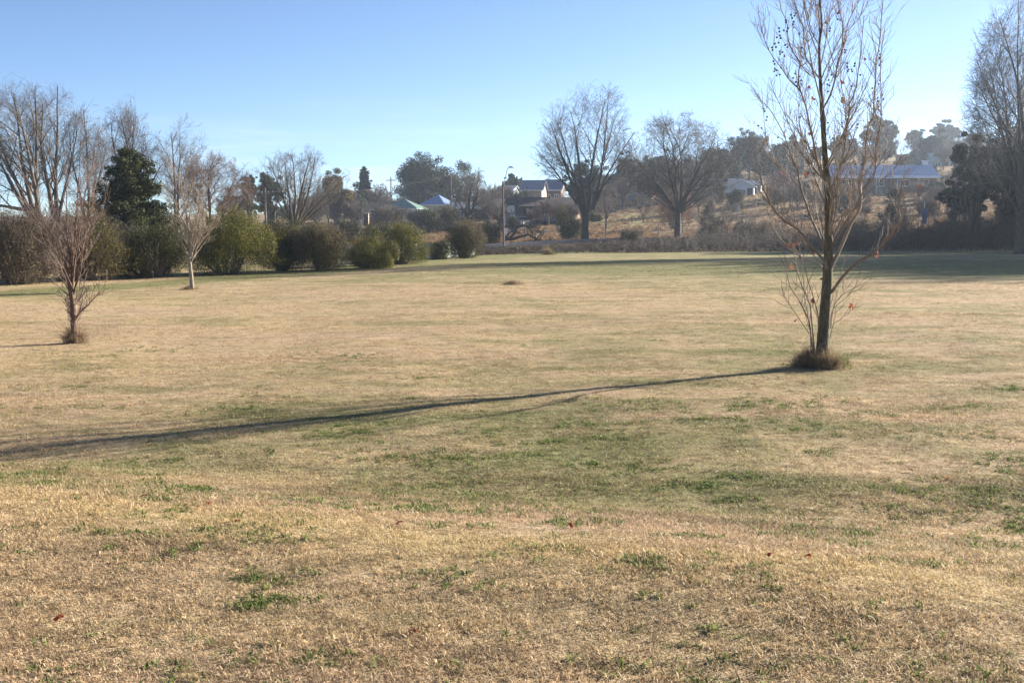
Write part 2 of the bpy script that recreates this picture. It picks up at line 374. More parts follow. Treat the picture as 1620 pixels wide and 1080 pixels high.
def grow(rng, out, p, d, L, r, lev, P):
    n = P['seg'][min(lev, len(P['seg']) - 1)]
    rtip = max(P['rmin'] * .8, r * P['taper'])
    if lev >= P['levels']: rtip = P['rmin'] * .6
    pts, rad, _ = limb(rng, p, d, L, max(r, P['rmin']), n, P['wig'] * (1 + .25 * lev), P['trop'][min(lev, len(P['trop']) - 1)], rtip)
    env = P.get('env')
    if env:
        cx, cz, rx, ry, rz_ = env
        lim = rng.uniform(.7, 1.36) if lev else rng.uniform(.95, 1.15)
        for k in range(1, len(pts)):
            q = pts[k]
            if ((q[0] - cx) / rx) ** 2 + (q[1] / ry) ** 2 + ((q[2] - cz) / rz_) ** 2 > lim: break
        else: k = len(pts)
        if k < len(pts):
            if k < 2: return
            pts = pts[:k]; n = k - 1; rad = [r + (rtip - r) * (i_ / n) ** .8 for i_ in range(k)]
    out.setdefault(lev, []).append((pts, rad))
    if lev >= P['levels']: return
    kids = P['kids'][min(lev, len(P['kids']) - 1)]
    kids = max(2, int(kids * rng.uniform(.8, 1.2)))
    lo = P['lo'][min(lev, len(P['lo']) - 1)]
    for k in range(kids):
        t = lo + (1 - lo) * (k + rng.random()) / kids
        i = min(n - 1, int(t * n)); f = t * n - i
        q = tuple(pts[i][c] + (pts[i + 1][c] - pts[i][c]) * f for c in range(3))
        rr = rad[i] + (rad[i + 1] - rad[i]) * f
        dd = unit(tuple(pts[i + 1][c] - pts[i][c] for c in range(3)))
        a = P['ang'][min(lev, len(P['ang']) - 1)] * rng.uniform(.7, 1.3)
        cl = L * P['ratio'][min(lev, len(P['ratio']) - 1)] * rng.uniform(.7, 1.2) * (1.15 - .55 * t)
        grow(rng, out, q, tilt(rng, dd, a), cl, rr * P['rr'], lev + 1, P)
TP = dict(seg=[7, 6, 5, 4, 3], taper=.14, rmin=.0065, wig=.07, trop=[.03, .035, .03, .03, .02], levels=4,
          kids=[9, 8, 7, 5], lo=[.28, .2, .15, .15], ang=[R(38), R(38), R(40), R(42)], ratio=[.62, .55, .52, .6], rr=.55)
def bare_tree(name, label, cat, loc, seed, stems, bark, twig, P=None, trunk=None, group=None, rz=0.0):
    """stems: list of (start, dir, length, radius). trunk: (height, r0, r1) or None"""
    rng = random.Random(seed); Q = dict(TP); Q.update(P or {})
    root = empty(name, loc, label, cat, group, rz)
    out = {}
    tk = []
    if trunk:
        h, r0, r1 = trunk[:3]; lean = trunk[3] if len(trunk) > 3 else (0, 0)
        n = 8; pts = []; rad = []
        for k in range(n + 1):
            t = k / n; z = -.15 + (h + .15) * t
            pts.append((lean[0] * t * t + rng.gauss(0, .02) * r0 * 4 * t, lean[1] * t * t, z)); rad.append((r0 + (r1 - r0) * t) * (1 + .5 * math.exp(-t * 9)))
        tk.append((pts, rad))
    for (s, d, L, r) in stems: grow(rng, out, s, unit(d), L, r, 0, Q)
    big = tk + out.get(0, []); 
    link('trunk', tube_mesh('trunk', [(big, 9)], bark), root)
    sets = []
    for lev in sorted(out):
        if lev == 0: continue
        sets.append((out[lev], 6 if lev == 1 else (4 if lev == 2 else 3)))
    link('crown', tube_mesh('crown', sets, twig), root)
    return root
def ring_stems(rng, n, h, r, L, ang, z0=0.0, jit=.25, lean=(0, 0)):
    st = []; a0 = rng.uniform(0, 6.28)
    for k in range(n):
        az = a0 + 2 * math.pi * k / n + rng.uniform(-jit, jit); a = ang * rng.uniform(.55, 1.2)
        st.append(((lean[0], lean[1], h - .12 * rng.random() * h), (math.sin(a) * math.cos(az), math.sin(a) * math.sin(az), math.cos(a)), L * rng.uniform(.85, 1.1), r * rng.uniform(.75, 1.1)))
    st.append(((lean[0], lean[1], h - .05), (rng.uniform(-.12, .12), rng.uniform(-.12, .12), 1), L * 1.05, r * 1.05))
    return st

def leaf_cloud(rng, clumps, n, size, aspect=.55, shell=.72, up=.25, flat=.0):
    """n leaf quads scattered on and in spheres (c, r)"""
    C = np.array([c for c, r in clumps], float); Rr = np.array([r for c, r in clumps], float)
    k = rng.choice(len(C), n, p=Rr ** 2 / (Rr ** 2).sum())
    d = rng.normal(size=(n, 3)); d /= np.linalg.norm(d, axis=1, keepdims=True)
    rad = Rr[k] * (shell + (1.08 - shell) * rng.random(n) ** .7) * np.where(rng.random(n) < .2, rng.random(n) ** .5, 1)
    P = C[k] + d * rad[:, None] * np.array([1, 1, 1 - flat])
    nr = d * 1.0 + rng.normal(size=(n, 3)) * .5 + np.array([0, 0, up])
    nr /= np.linalg.norm(nr, axis=1, keepdims=True)
    t = np.cross(nr, rng.normal(size=(n, 3))); t /= np.linalg.norm(t, axis=1, keepdims=True) + 1e-9
    b = np.cross(nr, t)
    s = size * (0.6 + .8 * rng.random(n)); 
    a = t * s[:, None] * .5; c = b * (s * aspect)[:, None] * .5
    V = np.stack([P - a, P - c * 1.0 + a * .1, P + a, P + c * 1.0 + a * .1], axis=1).reshape(-1, 3)
    return V, np.arange(4 * n).reshape(n, 4)
def ellipsoid_clumps(rng, n, rx, ry, z0, z1, cr, fill=.25, pw=2.15):
    """clump centres on a bulging body from z0 to z1"""
    out = []
    h = z1 - z0
    while len(out) < n:
        d = rng.normal(size=3); d /= np.linalg.norm(d)
        e = (np.abs(d) ** pw).sum() ** (-1 / pw)
        q = d * e * (1 if rng.random() > fill else rng.random() ** .5)
        s = cr * rng.uniform(.65, 1.35)
        if q[2] < 0: q = q * np.array([1 + .5 * q[2] ** 2, 1 + .5 * q[2] ** 2, 1])
        out.append(((q[0] * (rx - s * .7), q[1] * (ry - s * .7), z0 + h * .5 + q[2] * (h * .5 - s * .6)), s))
    return out
def stems_mesh(name, rng, n, rx, ry, h, r, mat, base=.15):
    br = []
    for _ in range(n):
        a = rng.uniform(0, 6.28); q = rng.uniform(.2, .95)
        p0 = np.array([math.cos(a) * base * rx, math.sin(a) * base * ry, -.08]); p3 = np.array([math.cos(a) * q * rx, math.sin(a) * q * ry, h * rng.uniform(.5, .95)])
        p1 = p0 * .7 + p3 * .3 + rng.normal(size=3) * .06 * rx; p2 = p0 * .35 + p3 * .65 + rng.normal(size=3) * .07 * rx
        br.append(([p0, p1, p2, p3], [r, r * .8, r * .55, r * .25]))
    return tube_mesh(name, [(br, 5)], mat)
def shrub(label, loc, w, d, h, seed, leaf, n=16000, size=.07, nclump=90, cr=.2, twig=None, ntw=0, cat='shrub', name='shrub', group=None, sparse=1.0, twig_mat='twig_brown', z0=0.02):
    rng = np.random.default_rng(seed); root = empty(name, loc, label, cat, group)
    cl = ellipsoid_clumps(rng, nclump, w / 2, d / 2, z0 * h, h, cr * min(w, h))
    V, f = leaf_cloud(rng, cl, int(n * sparse), size)
    ns = max(6, int(nclump * .5)); sp_ = []
    for _ in range(ns):
        c, r = cl[int(rng.integers(len(cl)))]; dv = np.array([c[0] / w, c[1] / d, (c[2] / h - .35)]) + rng.normal(size=3) * .15; dv /= np.linalg.norm(dv) + 1e-6
        for t in (.9, 1.25, 1.5): sp_.append((np.array(c) + dv * r * t, r * (.42 - .2 * (t - .9))))
    V2, f2 = leaf_cloud(rng, sp_, int(n * .06), size)
    V = np.concatenate([V, V2]); f = np.concatenate([f, f2 + f.size])
    link('foliage', npmesh('foliage', V, [f], M[leaf]), root)
    link('stem', stems_mesh('stem', rng, 26, w / 2, d / 2, h, .028 * min(2, h), M['bark_grey']), root)
    if ntw:
        br = []
        for _ in range(ntw):
            a = rng.uniform(0, 6.28); zc = rng.uniform(.05, .98); rr = math.sqrt(max(0.05, 1 - (2 * zc - 1) ** 2 * .9))
            q = np.array([math.cos(a) * rr * w / 2, math.sin(a) * rr * d / 2, zc * h])
            out_ = np.array([math.cos(a) * .6, math.sin(a) * .6, .5 + .7 * rng.random()]) + rng.normal(size=3) * .35
            out_ /= np.linalg.norm(out_); L = rng.uniform(.18, .5)
            br.append(([q * .86 + np.array([0, 0, .05]), q, q + out_ * L * .6, q + out_ * L + rng.normal(size=3) * .05], [.006, .006, .005, .003]))
        link('twig', tube_mesh('twig', [(br, 3)], M[twig_mat]), root)['kind'] = 'stuff'
    return root
def conifer(label, loc, h, w, seed, leaf='leaf_conifer', n=26000, size=.16, layers=15, name='conifer', round_=.55, group=None, bare=.04):
    rng = np.random.default_rng(seed); root = empty(name, loc, label, 'tree', group)
    cl = []; br = []
    for k in range(layers):
        t = (k + .3) / layers; z = h * (bare + (.97 - bare) * t); rad = w / 2 * (1 - t) ** round_ * rng.uniform(.82, 1.1)
        m = max(4, int(5 + 8 * (1 - t)))
        for j in range(m):
            a = 6.28 * (j + rng.random() * .8) / m; rr = rad * rng.uniform(.7, 1.12)
            e = np.array([math.cos(a) * rr, math.sin(a) * rr, z + rr * .22 + rng.normal() * .05 * h / layers])
            br.append(([np.array([0, 0, z]), np.array([e[0] * .5, e[1] * .5, z + rr * .05]), e], [.012 * h * (1 - t) + .01, .01 * h * (1 - t) + .006, .006]))
            for q in (.35, .62, .9):
                s = w * .085 * (1.15 - .5 * q) * rng.uniform(.7, 1.3) * (1.1 - .5 * t)
                cl.append(((e[0] * q, e[1] * q, z + (e[2] - z) * q ** 1.6 + rng.normal() * .1), s))
    V, f = leaf_cloud(rng, cl, n, size, .4, .5, .35, .35)
    link('crown', npmesh('crown', V, [f], M[leaf]), root)
    tr = [([np.array([0, 0, -.2]), np.array([0, 0, h * .5]), np.array([0, 0, h * .97])], [h * .022, h * .014, .02])]
    link('trunk', tube_mesh('trunk', [(tr, 8), (br, 4)], M['bark_dark']), root)
    return root
def gum(label, loc, h, w, seed, leaf='leaf_gum', n=9000, size=.32, nclump=26, trunk_h=.35, name='gum_tree', group=None, flat=.2, cr=.17):
    rng = np.random.default_rng(seed); root = empty(name, loc, label, 'tree', group)
    cl = []; br = []; zt = trunk_h * h
    for k in range(nclump):
        d = rng.normal(size=3); d /= np.linalg.norm(d); q = rng.uniform(.45, 1.0)
        c = np.array([d[0] * w / 2 * q * .85, d[1] * w / 2 * q * .85, zt + (h - zt) * (.52 + d[2] * .42 * q)])
        s = w * cr * rng.uniform(.6, 1.3); cl.append((c, s))
        for _ in range(3):
            cl.append((c + rng.normal(size=3) * s * .75, s * rng.uniform(.35, .65)))
        st = np.array([0, 0, zt * rng.uniform(.6, 1.0)])
        br.append(([st, st * .5 + c * .5 + np.array([0, 0, -.06 * h]) + rng.normal(size=3) * .02 * h, c], [.016 * h, .010 * h, .003 * h]))
    V, f = leaf_cloud(rng, cl, int(n * 2.4), size, .5, .5, .3, flat)
    link('crown', npmesh('crown', V, [f], M[leaf]), root)
    tr = [([np.array([0, 0, -.3]), np.array([.02 * h, 0, zt * .5]), np.array([0, 0, zt]), np.array([.01 * h, 0, zt + .3 * h])], [h * .024, h * .019, h * .015, h * .006])]
    link('trunk', tube_mesh('trunk', [(tr, 8), (br, 5)], M['bark_grey']), root)
    return root
def tuft_mesh(name, rng, n, rad, hgt, width, mat, lay=.8, zmin=0.0):
    a = rng.uniform(0, 6.28, n); q = rad * np.sqrt(rng.random(n)); P = np.stack([np.cos(a) * q, np.sin(a) * q, np.full(n, zmin - .004)], 1)
    az = rng.uniform(0, 6.28, n); ln = lay * rng.random(n) ** .6; L = hgt * (.5 + .9 * rng.random(n))
    d = np.stack([np.cos(az) * np.sin(ln), np.sin(az) * np.sin(ln), np.cos(ln)], 1)
    d2 = d + np.stack([np.cos(az), np.sin(az), np.zeros(n)], 1) * .5 * lay + np.array([0, 0, -.25]); d2 /= np.linalg.norm(d2, axis=1, keepdims=True)
    s = np.stack([-np.sin(az + rng.normal(0, .7, n)), np.cos(az + rng.normal(0, .7, n)), rng.normal(0, .25, n)], 1) * (width * .5 * (.6 + .8 * rng.random(n)))[:, None]
    m = P + d * (L * .55)[:, None]; e = m + d2 * (L * .45)[:, None]
    V = np.stack([P - s, P + s, m + s * .75, m - s * .75, e], 1).reshape(-1, 3); i = np.arange(n) * 5
    return npmesh(name, V, [np.stack([i, i + 1, i + 2, i + 3], 1), np.stack([i + 3, i + 2, i + 4], 1)], mat)

# ------------------------------------------------------------------ ground sheet
def axis(parts):
    a = []
    for lo, hi, n in parts: a += list(np.linspace(lo, hi, n, endpoint=False))
    return np.array(a + [parts[-1][1]])
xs = axis([(-560, -400, 4), (-400, -120, 20), (-120, -40, 32), (-40, -12, 45), (-12, 12, 96), (12, 40, 45), (40, 120, 32), (120, 400, 20), (400, 560, 4)])
ys = axis([(-60, 0, 12), (0, 3, 8), (3, 20, 85), (20, 60, 60), (60, 150, 60), (150, 400, 60), (400, 700, 14)])
GX, GY = np.meshgrid(xs, ys); GZ = zat(GX, GY)
nx, ny = len(xs), len(ys); idx = np.arange(nx * ny).reshape(ny, nx)
fq = np.stack([idx[:-1, :-1], idx[:-1, 1:], idx[1:, 1:], idx[1:, :-1]], -1).reshape(-1, 4)
tag(link('ground', npmesh('ground', np.stack([GX, GY, GZ], -1).reshape(-1, 3), [fq], M['ground'], True)), kind='structure')

# grass tufts on the lawn
GN_TREE = {}
def scatter(name, pts, rot, scl, protos, label):
    me = bpy.data.meshes.new(name); me.vertices.add(len(pts)); me.vertices.foreach_set('co', np.asarray(pts, np.float32).ravel())
    a = me.attributes.new('rot', 'FLOAT_VECTOR', 'POINT'); a.data.foreach_set('vector', np.asarray(rot, np.float32).ravel())
    a = me.attributes.new('scl', 'FLOAT', 'POINT'); a.data.foreach_set('value', np.asarray(scl, np.float32))
    c = bpy.data.collections.new(name + '_kinds')
    for m in protos: c.objects.link(bpy.data.objects.new(m.name, m))
    o = link(name, me); tag(o, label, 'grass', kind='stuff')
    ng = bpy.data.node_groups.new(name, 'GeometryNodeTree'); ng.interface.new_socket('Geometry', in_out='INPUT', socket_type='NodeSocketGeometry')
    ng.interface.new_socket('Geometry', in_out='OUTPUT', socket_type='NodeSocketGeometry')
    gi = ng.nodes.new('NodeGroupInput'); go = ng.nodes.new('NodeGroupOutput')
    ci = ng.nodes.new('GeometryNodeCollectionInfo'); ci.inputs['Collection'].default_value = c; ci.inputs['Separate Children'].default_value = True; ci.inputs['Reset Children'].default_value = True
    ip = ng.nodes.new('GeometryNodeInstanceOnPoints'); ip.inputs['Pick Instance'].default_value = True
    ar = ng.nodes.new('GeometryNodeInputNamedAttribute'); ar.data_type = 'FLOAT_VECTOR'; ar.inputs['Name'].default_value = 'rot'
    as_ = ng.nodes.new('GeometryNodeInputNamedAttribute'); as_.data_type = 'FLOAT'; as_.inputs['Name'].default_value = 'scl'
    L = ng.links.new
    L(gi.outputs[0], ip.inputs['Points']); L(ci.outputs[0], ip.inputs['Instance']); L(ar.outputs['Attribute'], ip.inputs['Rotation']); L(as_.outputs['Attribute'], ip.inputs['Scale'])
    L(ip.outputs[0], go.inputs[0])
    md = o.modifiers.new('tufts', 'NODES'); md.node_group = ng
    return o
def lawn_points(rng, bands):
    out = []
    for y0, y1, dens in bands:
        x0 = -.52 * y1 - 1; area = (y1 - y0) * (-2 * x0); n = int(area * dens)
        y = rng.uniform(y0, y1, n); x = rng.uniform(x0, -x0, n)
        k = np.abs(x) < .50 * y + 1.0; out.append(np.stack([x[k], y[k]], 1))
    return np.concatenate(out)
rg = np.random.default_rng(5)
protos = [tuft_mesh('tuft', rg, 40, .06, .0165, .0030, M['blade'], 1.55) for _ in range(5)] + [tuft_mesh('tuft', rg, 30, .05, .022, .0028, M['blade'], 1.2) for _ in range(3)]
P2 = lawn_points(rg, [(3.0, 6, 1200), (6, 9, 850), (9, 13, 420), (13, 18, 220), (18, 26, 105), (26, 40, 45), (40, 60, 16)])
zz = zat(P2[:, 0], P2[:, 1]); n = len(P2)
rot = np.stack([rg.normal(0, .12, n), rg.normal(0, .12, n), rg.uniform(0, 6.28, n)], 1)
def vnoise(x, y, sc, seed):
    g_ = np.random.default_rng(seed).random((64, 64)); a = np.asarray(x) * sc; b = np.asarray(y) * sc; i = np.floor(a).astype(int); j = np.floor(b).astype(int); u = a - i; v = b - j
    u = u * u * (3 - 2 * u); v = v * v * (3 - 2 * v)
    f = lambda p, q: g_[(i + p) % 64, (j + q) % 64]
    return f(0, 0) * (1 - u) * (1 - v) + f(1, 0) * u * (1 - v) + f(0, 1) * (1 - u) * v + f(1, 1) * u * v
clump = .5 * vnoise(P2[:, 0], P2[:, 1], 1.4, 1) + .5 * vnoise(P2[:, 0], P2[:, 1], 4.5, 2)
scl = rg.uniform(.7, 1.3, n) * (.55 + .95 * clump) * (1 + .022 * np.maximum(P2[:, 1] - 8, 0))
scatter('grass', np.column_stack([P2, zz]), rot, scl, protos, 'short dry straw coloured lawn grass across the whole field')
# greener weeds in clusters
protos = [tuft_mesh('weed_tuft', rg, 30, .06, .030, .007, M['greenstraw'], 1.25) for _ in range(4)]
cent = lawn_points(rg, [(3.2, 5.6, 1.8), (5.6, 9.5, 4.6), (9.5, 13, 2.2), (13, 20, .2)])
pw = []
for c in cent:
    if rg.random() < .35 and c[1] > 6 and abs(c[0]) > 2.5 and rg.random() < .5: continue
    m = int(3 + 24 * rg.random() ** 2); s = rg.uniform(.04, .30)
    pw.append(c + rg.normal(size=(m, 2)) * np.array([s * 1.5, s]))
pw = np.concatenate(pw); n = len(pw)
scatter('weeds', np.column_stack([pw, zat(pw[:, 0], pw[:, 1])]), np.stack([rg.normal(0, .1, n), rg.normal(0, .1, n), rg.uniform(0, 6.28, n)], 1), rg.uniform(.6, 1.3, n), protos,
        'small green weeds and clover scattered through the dry lawn')
print('lawn', time.time() - T0)

# ------------------------------------------------------------------ the young plane tree
HB = hit(1296, 580); YT = float(HB[1])
plane = empty('plane_tree', HB, 'young bare plane tree with hanging seed balls and a few red leaves', 'tree')
prng = random.Random(11)
def trace(px, dy, r0, r1):
    """image trace -> local branch with a real depth course dy (start, end)"""
    n = len(px); pts = []
    for k, (a, b) in enumerate(px):
        t = k / max(1, n - 1); pts.append(at(a, b, YT + dy[0] + (dy[1] - dy[0]) * t) - HB)
    # catmull-rom
    q = []; m = 3
    for k in range(n - 1):
        p0 = pts[max(0, k - 1)]; p1 = pts[k]; p2 = pts[k + 1]; p3 = pts[min(n - 1, k + 2)]
        for j in range(m):
            t = j / m
            q.append(.5 * ((2 * p1) + (p2 - p0) * t + (2 * p0 - 5 * p1 + 4 * p2 - p3) * t * t + (3 * p1 - p0 - 3 * p2 + p3) * t ** 3))
    q.append(pts[-1]); N_ = len(q); px_m = YT / F
    rad = [(r0 + (r1 - r0) * (k / (N_ - 1)) ** .85) * px_m for k in range(N_)]
    return q, rad
trunk_px = [(1297, 590), (1300, 565), (1303, 520), (1309, 440), (1311, 380), (1310, 330), (1307, 270), (1302, 200), (1298, 130), (1296, 72), (1300, 42), (1297, 0), (1293, -60), (1290, -120)]
tq, tr_ = trace(trunk_px, (0, .1), 12.0, 1.2)
tpy = [pix(q_ + HB)[1] for q_ in tq]
wid = np.interp([-v for v in tpy], [-600, -565, -530, -440, -380, -330, -270, -200, -130, -70, 0, 120], [12.8, 10.4, 9.0, 7.7, 6.4, 5.5, 4.6, 3.7, 2.6, 1.9, 1.3, .5]); tr_ = [w * YT / F for w in wid]
link('trunk', tube_mesh('trunk', [([(tq, tr_)], 14)], M['bark_plane']), plane)
BR = [  # pixels, (depth start, depth end), radius start, end (pixels)
 ([(1315, 463), (1333, 438), (1356, 415), (1380, 402), (1402, 379), (1422, 352), (1422, 327), (1425, 304), (1432, 270)], (0, -.7), 3.6, .6),
 ([(1313, 427), (1325, 402), (1336, 378), (1347, 352), (1359, 333), (1362, 313), (1361, 299), (1363, 276), (1368, 250), (1371, 217), (1375, 197), (1382, 183), (1383, 157), (1385, 126), (1386, 98), (1391, 74), (1394, 37), (1397, 0), (1399, -45)], (0, .9), 4.4, .6),
 ([(1363, 320), (1374, 306), (1397, 284), (1419, 261), (1430, 235)], (.45, .9), 1.8, .4),
 ([(1362, 300), (1380, 284), (1385, 265), (1385, 248), (1388, 223), (1394, 191), (1394, 157), (1393, 111), (1395, 78), (1400, 43)], (.5, .1), 2.2, .4),
 ([(1313, 360), (1317, 332), (1323, 302), (1328, 269), (1334, 252), (1337, 217), (1341, 196), (1344, 172), (1344, 165), (1354, 141), (1358, 111), (1363, 70), (1367, 24)], (0, -.8), 3.0, .45),
 ([(1311, 262), (1321, 245), (1334, 217), (1339, 198), (1338, 180), (1337, 160), (1331, 135), (1330, 100), (1338, 60)], (0, .7), 2.4, .4),
 ([(1302, 172), (1313, 152), (1321, 126), (1325, 100), (1333, 78), (1333, 65), (1333, 37), (1328, 18), (1327, 0), (1325, -40)], (0, -.4), 2.2, .4),
 ([(1337, 52), (1356, 33), (1365, 13), (1370, -20)], (-.3, -.6), .8, .35),
 ([(1301, 135), (1310, 120), (1315, 104), (1328, 80), (1335, 66)], (0, .45), 1.3, .4),
 ([(1298, 126), (1289, 115), (1284, 106), (1274, 89), (1272, 65), (1271, 46), (1265, 28), (1258, 9), (1255, 0), (1249, -40)], (0, .4), 2.0, .45),
 ([(1299, 163), (1291, 130), (1287, 115), (1280, 78), (1275, 50), (1270, 10)], (0, -.6), 1.9, .4),
 ([(1296, 72), (1283, 48), (1278, 22), (1272, 0), (1268, -30)], (0, .35), 1.3, .4),
 ([(1298, 45), (1292, 25), (1290, 0), (1287, -40)], (0, -.2), 1.0, .35),
 ([(1308, 289), (1298, 272), (1291, 245), (1285, 213), (1281, 198), (1274, 165), (1265, 143), (1250, 128), (1237, 109), (1217, 81), (1206, 50), (1199, 10)], (0, -.9), 2.8, .4),
 ([(1274, 165), (1264, 135), (1264, 111), (1266, 100), (1254, 81), (1247, 61), (1245, 37), (1236, 15), (1230, -15)], (-.45, -.9), 1.7, .4),
 ([(1309, 288), (1291, 271), (1284, 258), (1273, 226), (1265, 198), (1264, 170), (1264, 148), (1258, 110)], (0, .8), 2.4, .4),
 ([(1310, 418), (1303, 395), (1297, 376), (1284, 347), (1274, 319), (1265, 291), (1263, 273), (1254, 252), (1245, 226), (1236, 204), (1217, 172), (1204, 159), (1192, 139)], (0, 1.0), 3.4, .45),
 ([(1309, 428), (1304, 413), (1289, 396), (1273, 376), (1260, 361), (1245, 352), (1226, 334), (1213, 310), (1206, 291), (1200, 263), (1193, 239), (1184, 204)], (0, -1.1), 3.0, .45),
 ([(1267, 299), (1250, 280), (1232, 263), (1217, 250), (1200, 225)], (.55, 1.1), 1.7, .4),
 ([(1226, 256), (1221, 237), (1213, 224), (1208, 180), (1205, 140)], (.9, .6), 1.1, .35),
 ([(1305, 438), (1296, 418), (1267, 407), (1240, 384), (1224, 364), (1216, 340), (1213, 315)], (0, .5), 2.0, .4),
 ([(1308, 400), (1300, 372), (1293, 345), (1290, 310), (1283, 280)], (-.02, .9), 1.8, .4),
 ([(1312, 395), (1322, 365), (1338, 345), (1343, 315), (1352, 290), (1350, 255)], (0, .8), 2.0, .4),
 ([(1296, 418), (1278, 390), (1262, 372), (1252, 345), (1240, 320)], (-.1, .4), 1.3, .4),
 # shoots from the foot and the lower trunk
 ([(1283, 550), (1281, 513), (1267, 480), (1251, 456), (1242, 424), (1233, 404)], (-.05, -.35), 1.5, .35),
 ([(1288, 555), (1283, 493), (1278, 471), (1267, 449), (1256, 400), (1250, 365)], (0, .3), 1.8, .35),
 ([(1293, 535), (1295, 504), (1287, 471), (1276, 436), (1270, 395)], (-.1, -.2), 1.5, .35),
 ([(1280, 527), (1260, 498), (1244, 473), (1236, 450)], (-.1, -.5), .9, .3),
 ([(1286, 552), (1279, 505), (1273, 470), (1270, 430), (1264, 405)], (-.1, .15), 1.3, .35),
 ([(1314, 520), (1317, 493), (1324, 476), (1342, 460), (1369, 447)], (0, -.3), 1.0, .3),
 ([(1313, 513), (1318, 489), (1338, 471), (1351, 456), (1364, 425)], (0, .4), 1.0, .3),
 ([(1313, 535), (1319, 512), (1330, 505), (1345, 485)], (0, -.2), .8, .3),
 ([(1312, 505), (1316, 475), (1328, 440), (1337, 410)], (0, .25), .9, .3),
]
hero = []; knots = []
for px, dy, r0, r1 in BR:
    q, rad = trace(px, dy, r0 * .72, r1 * .85); hero.append((q, rad))
for k in range(15):
    i = prng.randint(int(len(tq) * .25), int(len(tq) * .8)); p = tq[i]; az = 6.28 * k / 20 * 7 + prng.uniform(-.4, .4); a = R(prng.uniform(24, 44))
    pts, rr, _ = limb(prng, tuple(p), (math.sin(a) * math.cos(az) * .7, math.sin(a) * math.sin(az), math.cos(a)), prng.uniform(1.1, 2.1), min(tr_[i] * .4, .014), 12, .06, .035, .003)
    hero.append(([np.array(q_) for q_ in pts], rr))
side = []; fine_ = []
for bi, (q, rad) in enumerate(hero):
    n = len(q); base_shoot = 24 <= bi < len(BR)
    L = sum(np.linalg.norm(q[k + 1] - q[k]) for k in range(n - 1))
    m = max(2, int(L * (6.0 if base_shoot else 14.0)))
    for _ in range(m):
        t = prng.uniform(.22, .98); i = min(n - 2, int(t * (n - 1))); p = q[i]
        d = unit(tuple(q[i + 1] - q[i])); dd = tilt(prng, unit((d[0], d[1], d[2] + .25)), R(prng.uniform(16, 46)))
        LL = prng.uniform(.2, .62) * (1.25 - .5 * t)
        pts, rr, _ = limb(prng, tuple(p), dd, LL, min(rad[i] * .6, .0058), 6, .09, .10, .0017)
        side.append((pts, rr))
        for _ in range(prng.randint(1, 3)):
            k = prng.randint(1, 5); d2 = unit(tuple(pts[k + 1][c] - pts[k][c] for c in range(3)))
            p3, r3, _ = limb(prng, pts[k], tilt(prng, d2, R(prng.uniform(22, 50))), LL * prng.uniform(.25, .65), .0030, 4, .09, .09, .0014)
            fine_.append((p3, r3))
link('crown', tube_mesh('crown', [([h for h in hero], 8), (side, 5), (fine_, 4)], M['twig_plane']), plane)
# seed balls: hung on threads from the nearest twig
ballpx = []
def A_(lst): ballpx.extend((1180 + a / 5.4, b / 5.4) for a, b in lst)
def B_(lst): ballpx.extend((1180 + a / 5.4, 180 + b / 5.4) for a, b in lst)
A_([(386, 128), (427, 115), (415, 137), (396, 156), (343, 175), (345, 192), (408, 188), (403, 210), (284, 243), (287, 272), (324, 262), (360, 243), (352, 270), (265, 321), (292, 306), (298, 328), (248, 374),
    (280, 367), (257, 405), (223, 408), (228, 430), (335, 387), (354, 406), (289, 442), (292, 463), (310, 447), (330, 481), (236, 526), (246, 548), (247, 590), (242, 612), (261, 602), (300, 580), (263, 647), (290, 640),
    (420, 630), (404, 668), (425, 702), (457, 655), (474, 688), (476, 722), (433, 737), (478, 408), (455, 291), (681, 196), (710, 162), (710, 180), (720, 244), (716, 268), (785, 167), (806, 172), (845, 427), (845, 450),
    (865, 540), (868, 573), (876, 596), (870, 611), (902, 595), (909, 613), (931, 544), (927, 566), (730, 641), (707, 686), (697, 722), (715, 733), (702, 783), (978, 641), (904, 737), (1136, 436), (1147, 466), (1143, 497), (1140, 560), (1104, 640), (1146, 687),
    (1135, 720), (1080, 755), (1127, 838), (1128, 865), (1166, 813), (1175, 849), (1134, 913), (1134, 938), (154, 930), (161, 952), (181, 1000), (174, 1028)])
B_([(106, 103), (134, 123), (166, 166), (275, 202), (702, 78), (820, 78), (823, 112), (957, 90), (950, 122), (1026, 405), (940, 432), (988, 437), (638, 600)])
allpts = np.array([p for b in hero + side for p in b[0]], float)
scr = np.array([pix(p + HB) for p in allpts])
bm_ball = MB()
ico_v, ico_f = [], []
import bmesh
bmx = bmesh.new(); bmesh.ops.create_icosphere(bmx, subdivisions=2, radius=.0135)
for v in bmx.verts: v.co *= 1 + .12 * math.sin(v.index * 7.3)
ball_me = bpy.data.meshes.new('seed_ball'); bmx.to_mesh(ball_me); bmx.free(); ball_me.materials.append(M['ball'])
threads = []
for k, (a, b) in enumerate(ballpx[:98]):
    cand = np.hypot(scr[:, 0] - a, np.maximum(0, (b - 5) - scr[:, 1]) * .6 + np.maximum(0, scr[:, 1] - b + 4) * 3)
    i = int(np.argmin(cand)); p = allpts[i]
    w = at(a, b, float(p[1] + HB[1])) - HB
    o = link('seed_ball', ball_me, plane); o.location = [float(c) for c in w]
    threads.append(([p, (p * .45 + w * .55) + np.array([0, 0, .01]), w], [.0022, .0016, .0014]))
link('fruit_stalk', tube_mesh('fruit_stalk', [(threads, 4)], M['twig_plane']), plane)['kind'] = 'stuff'
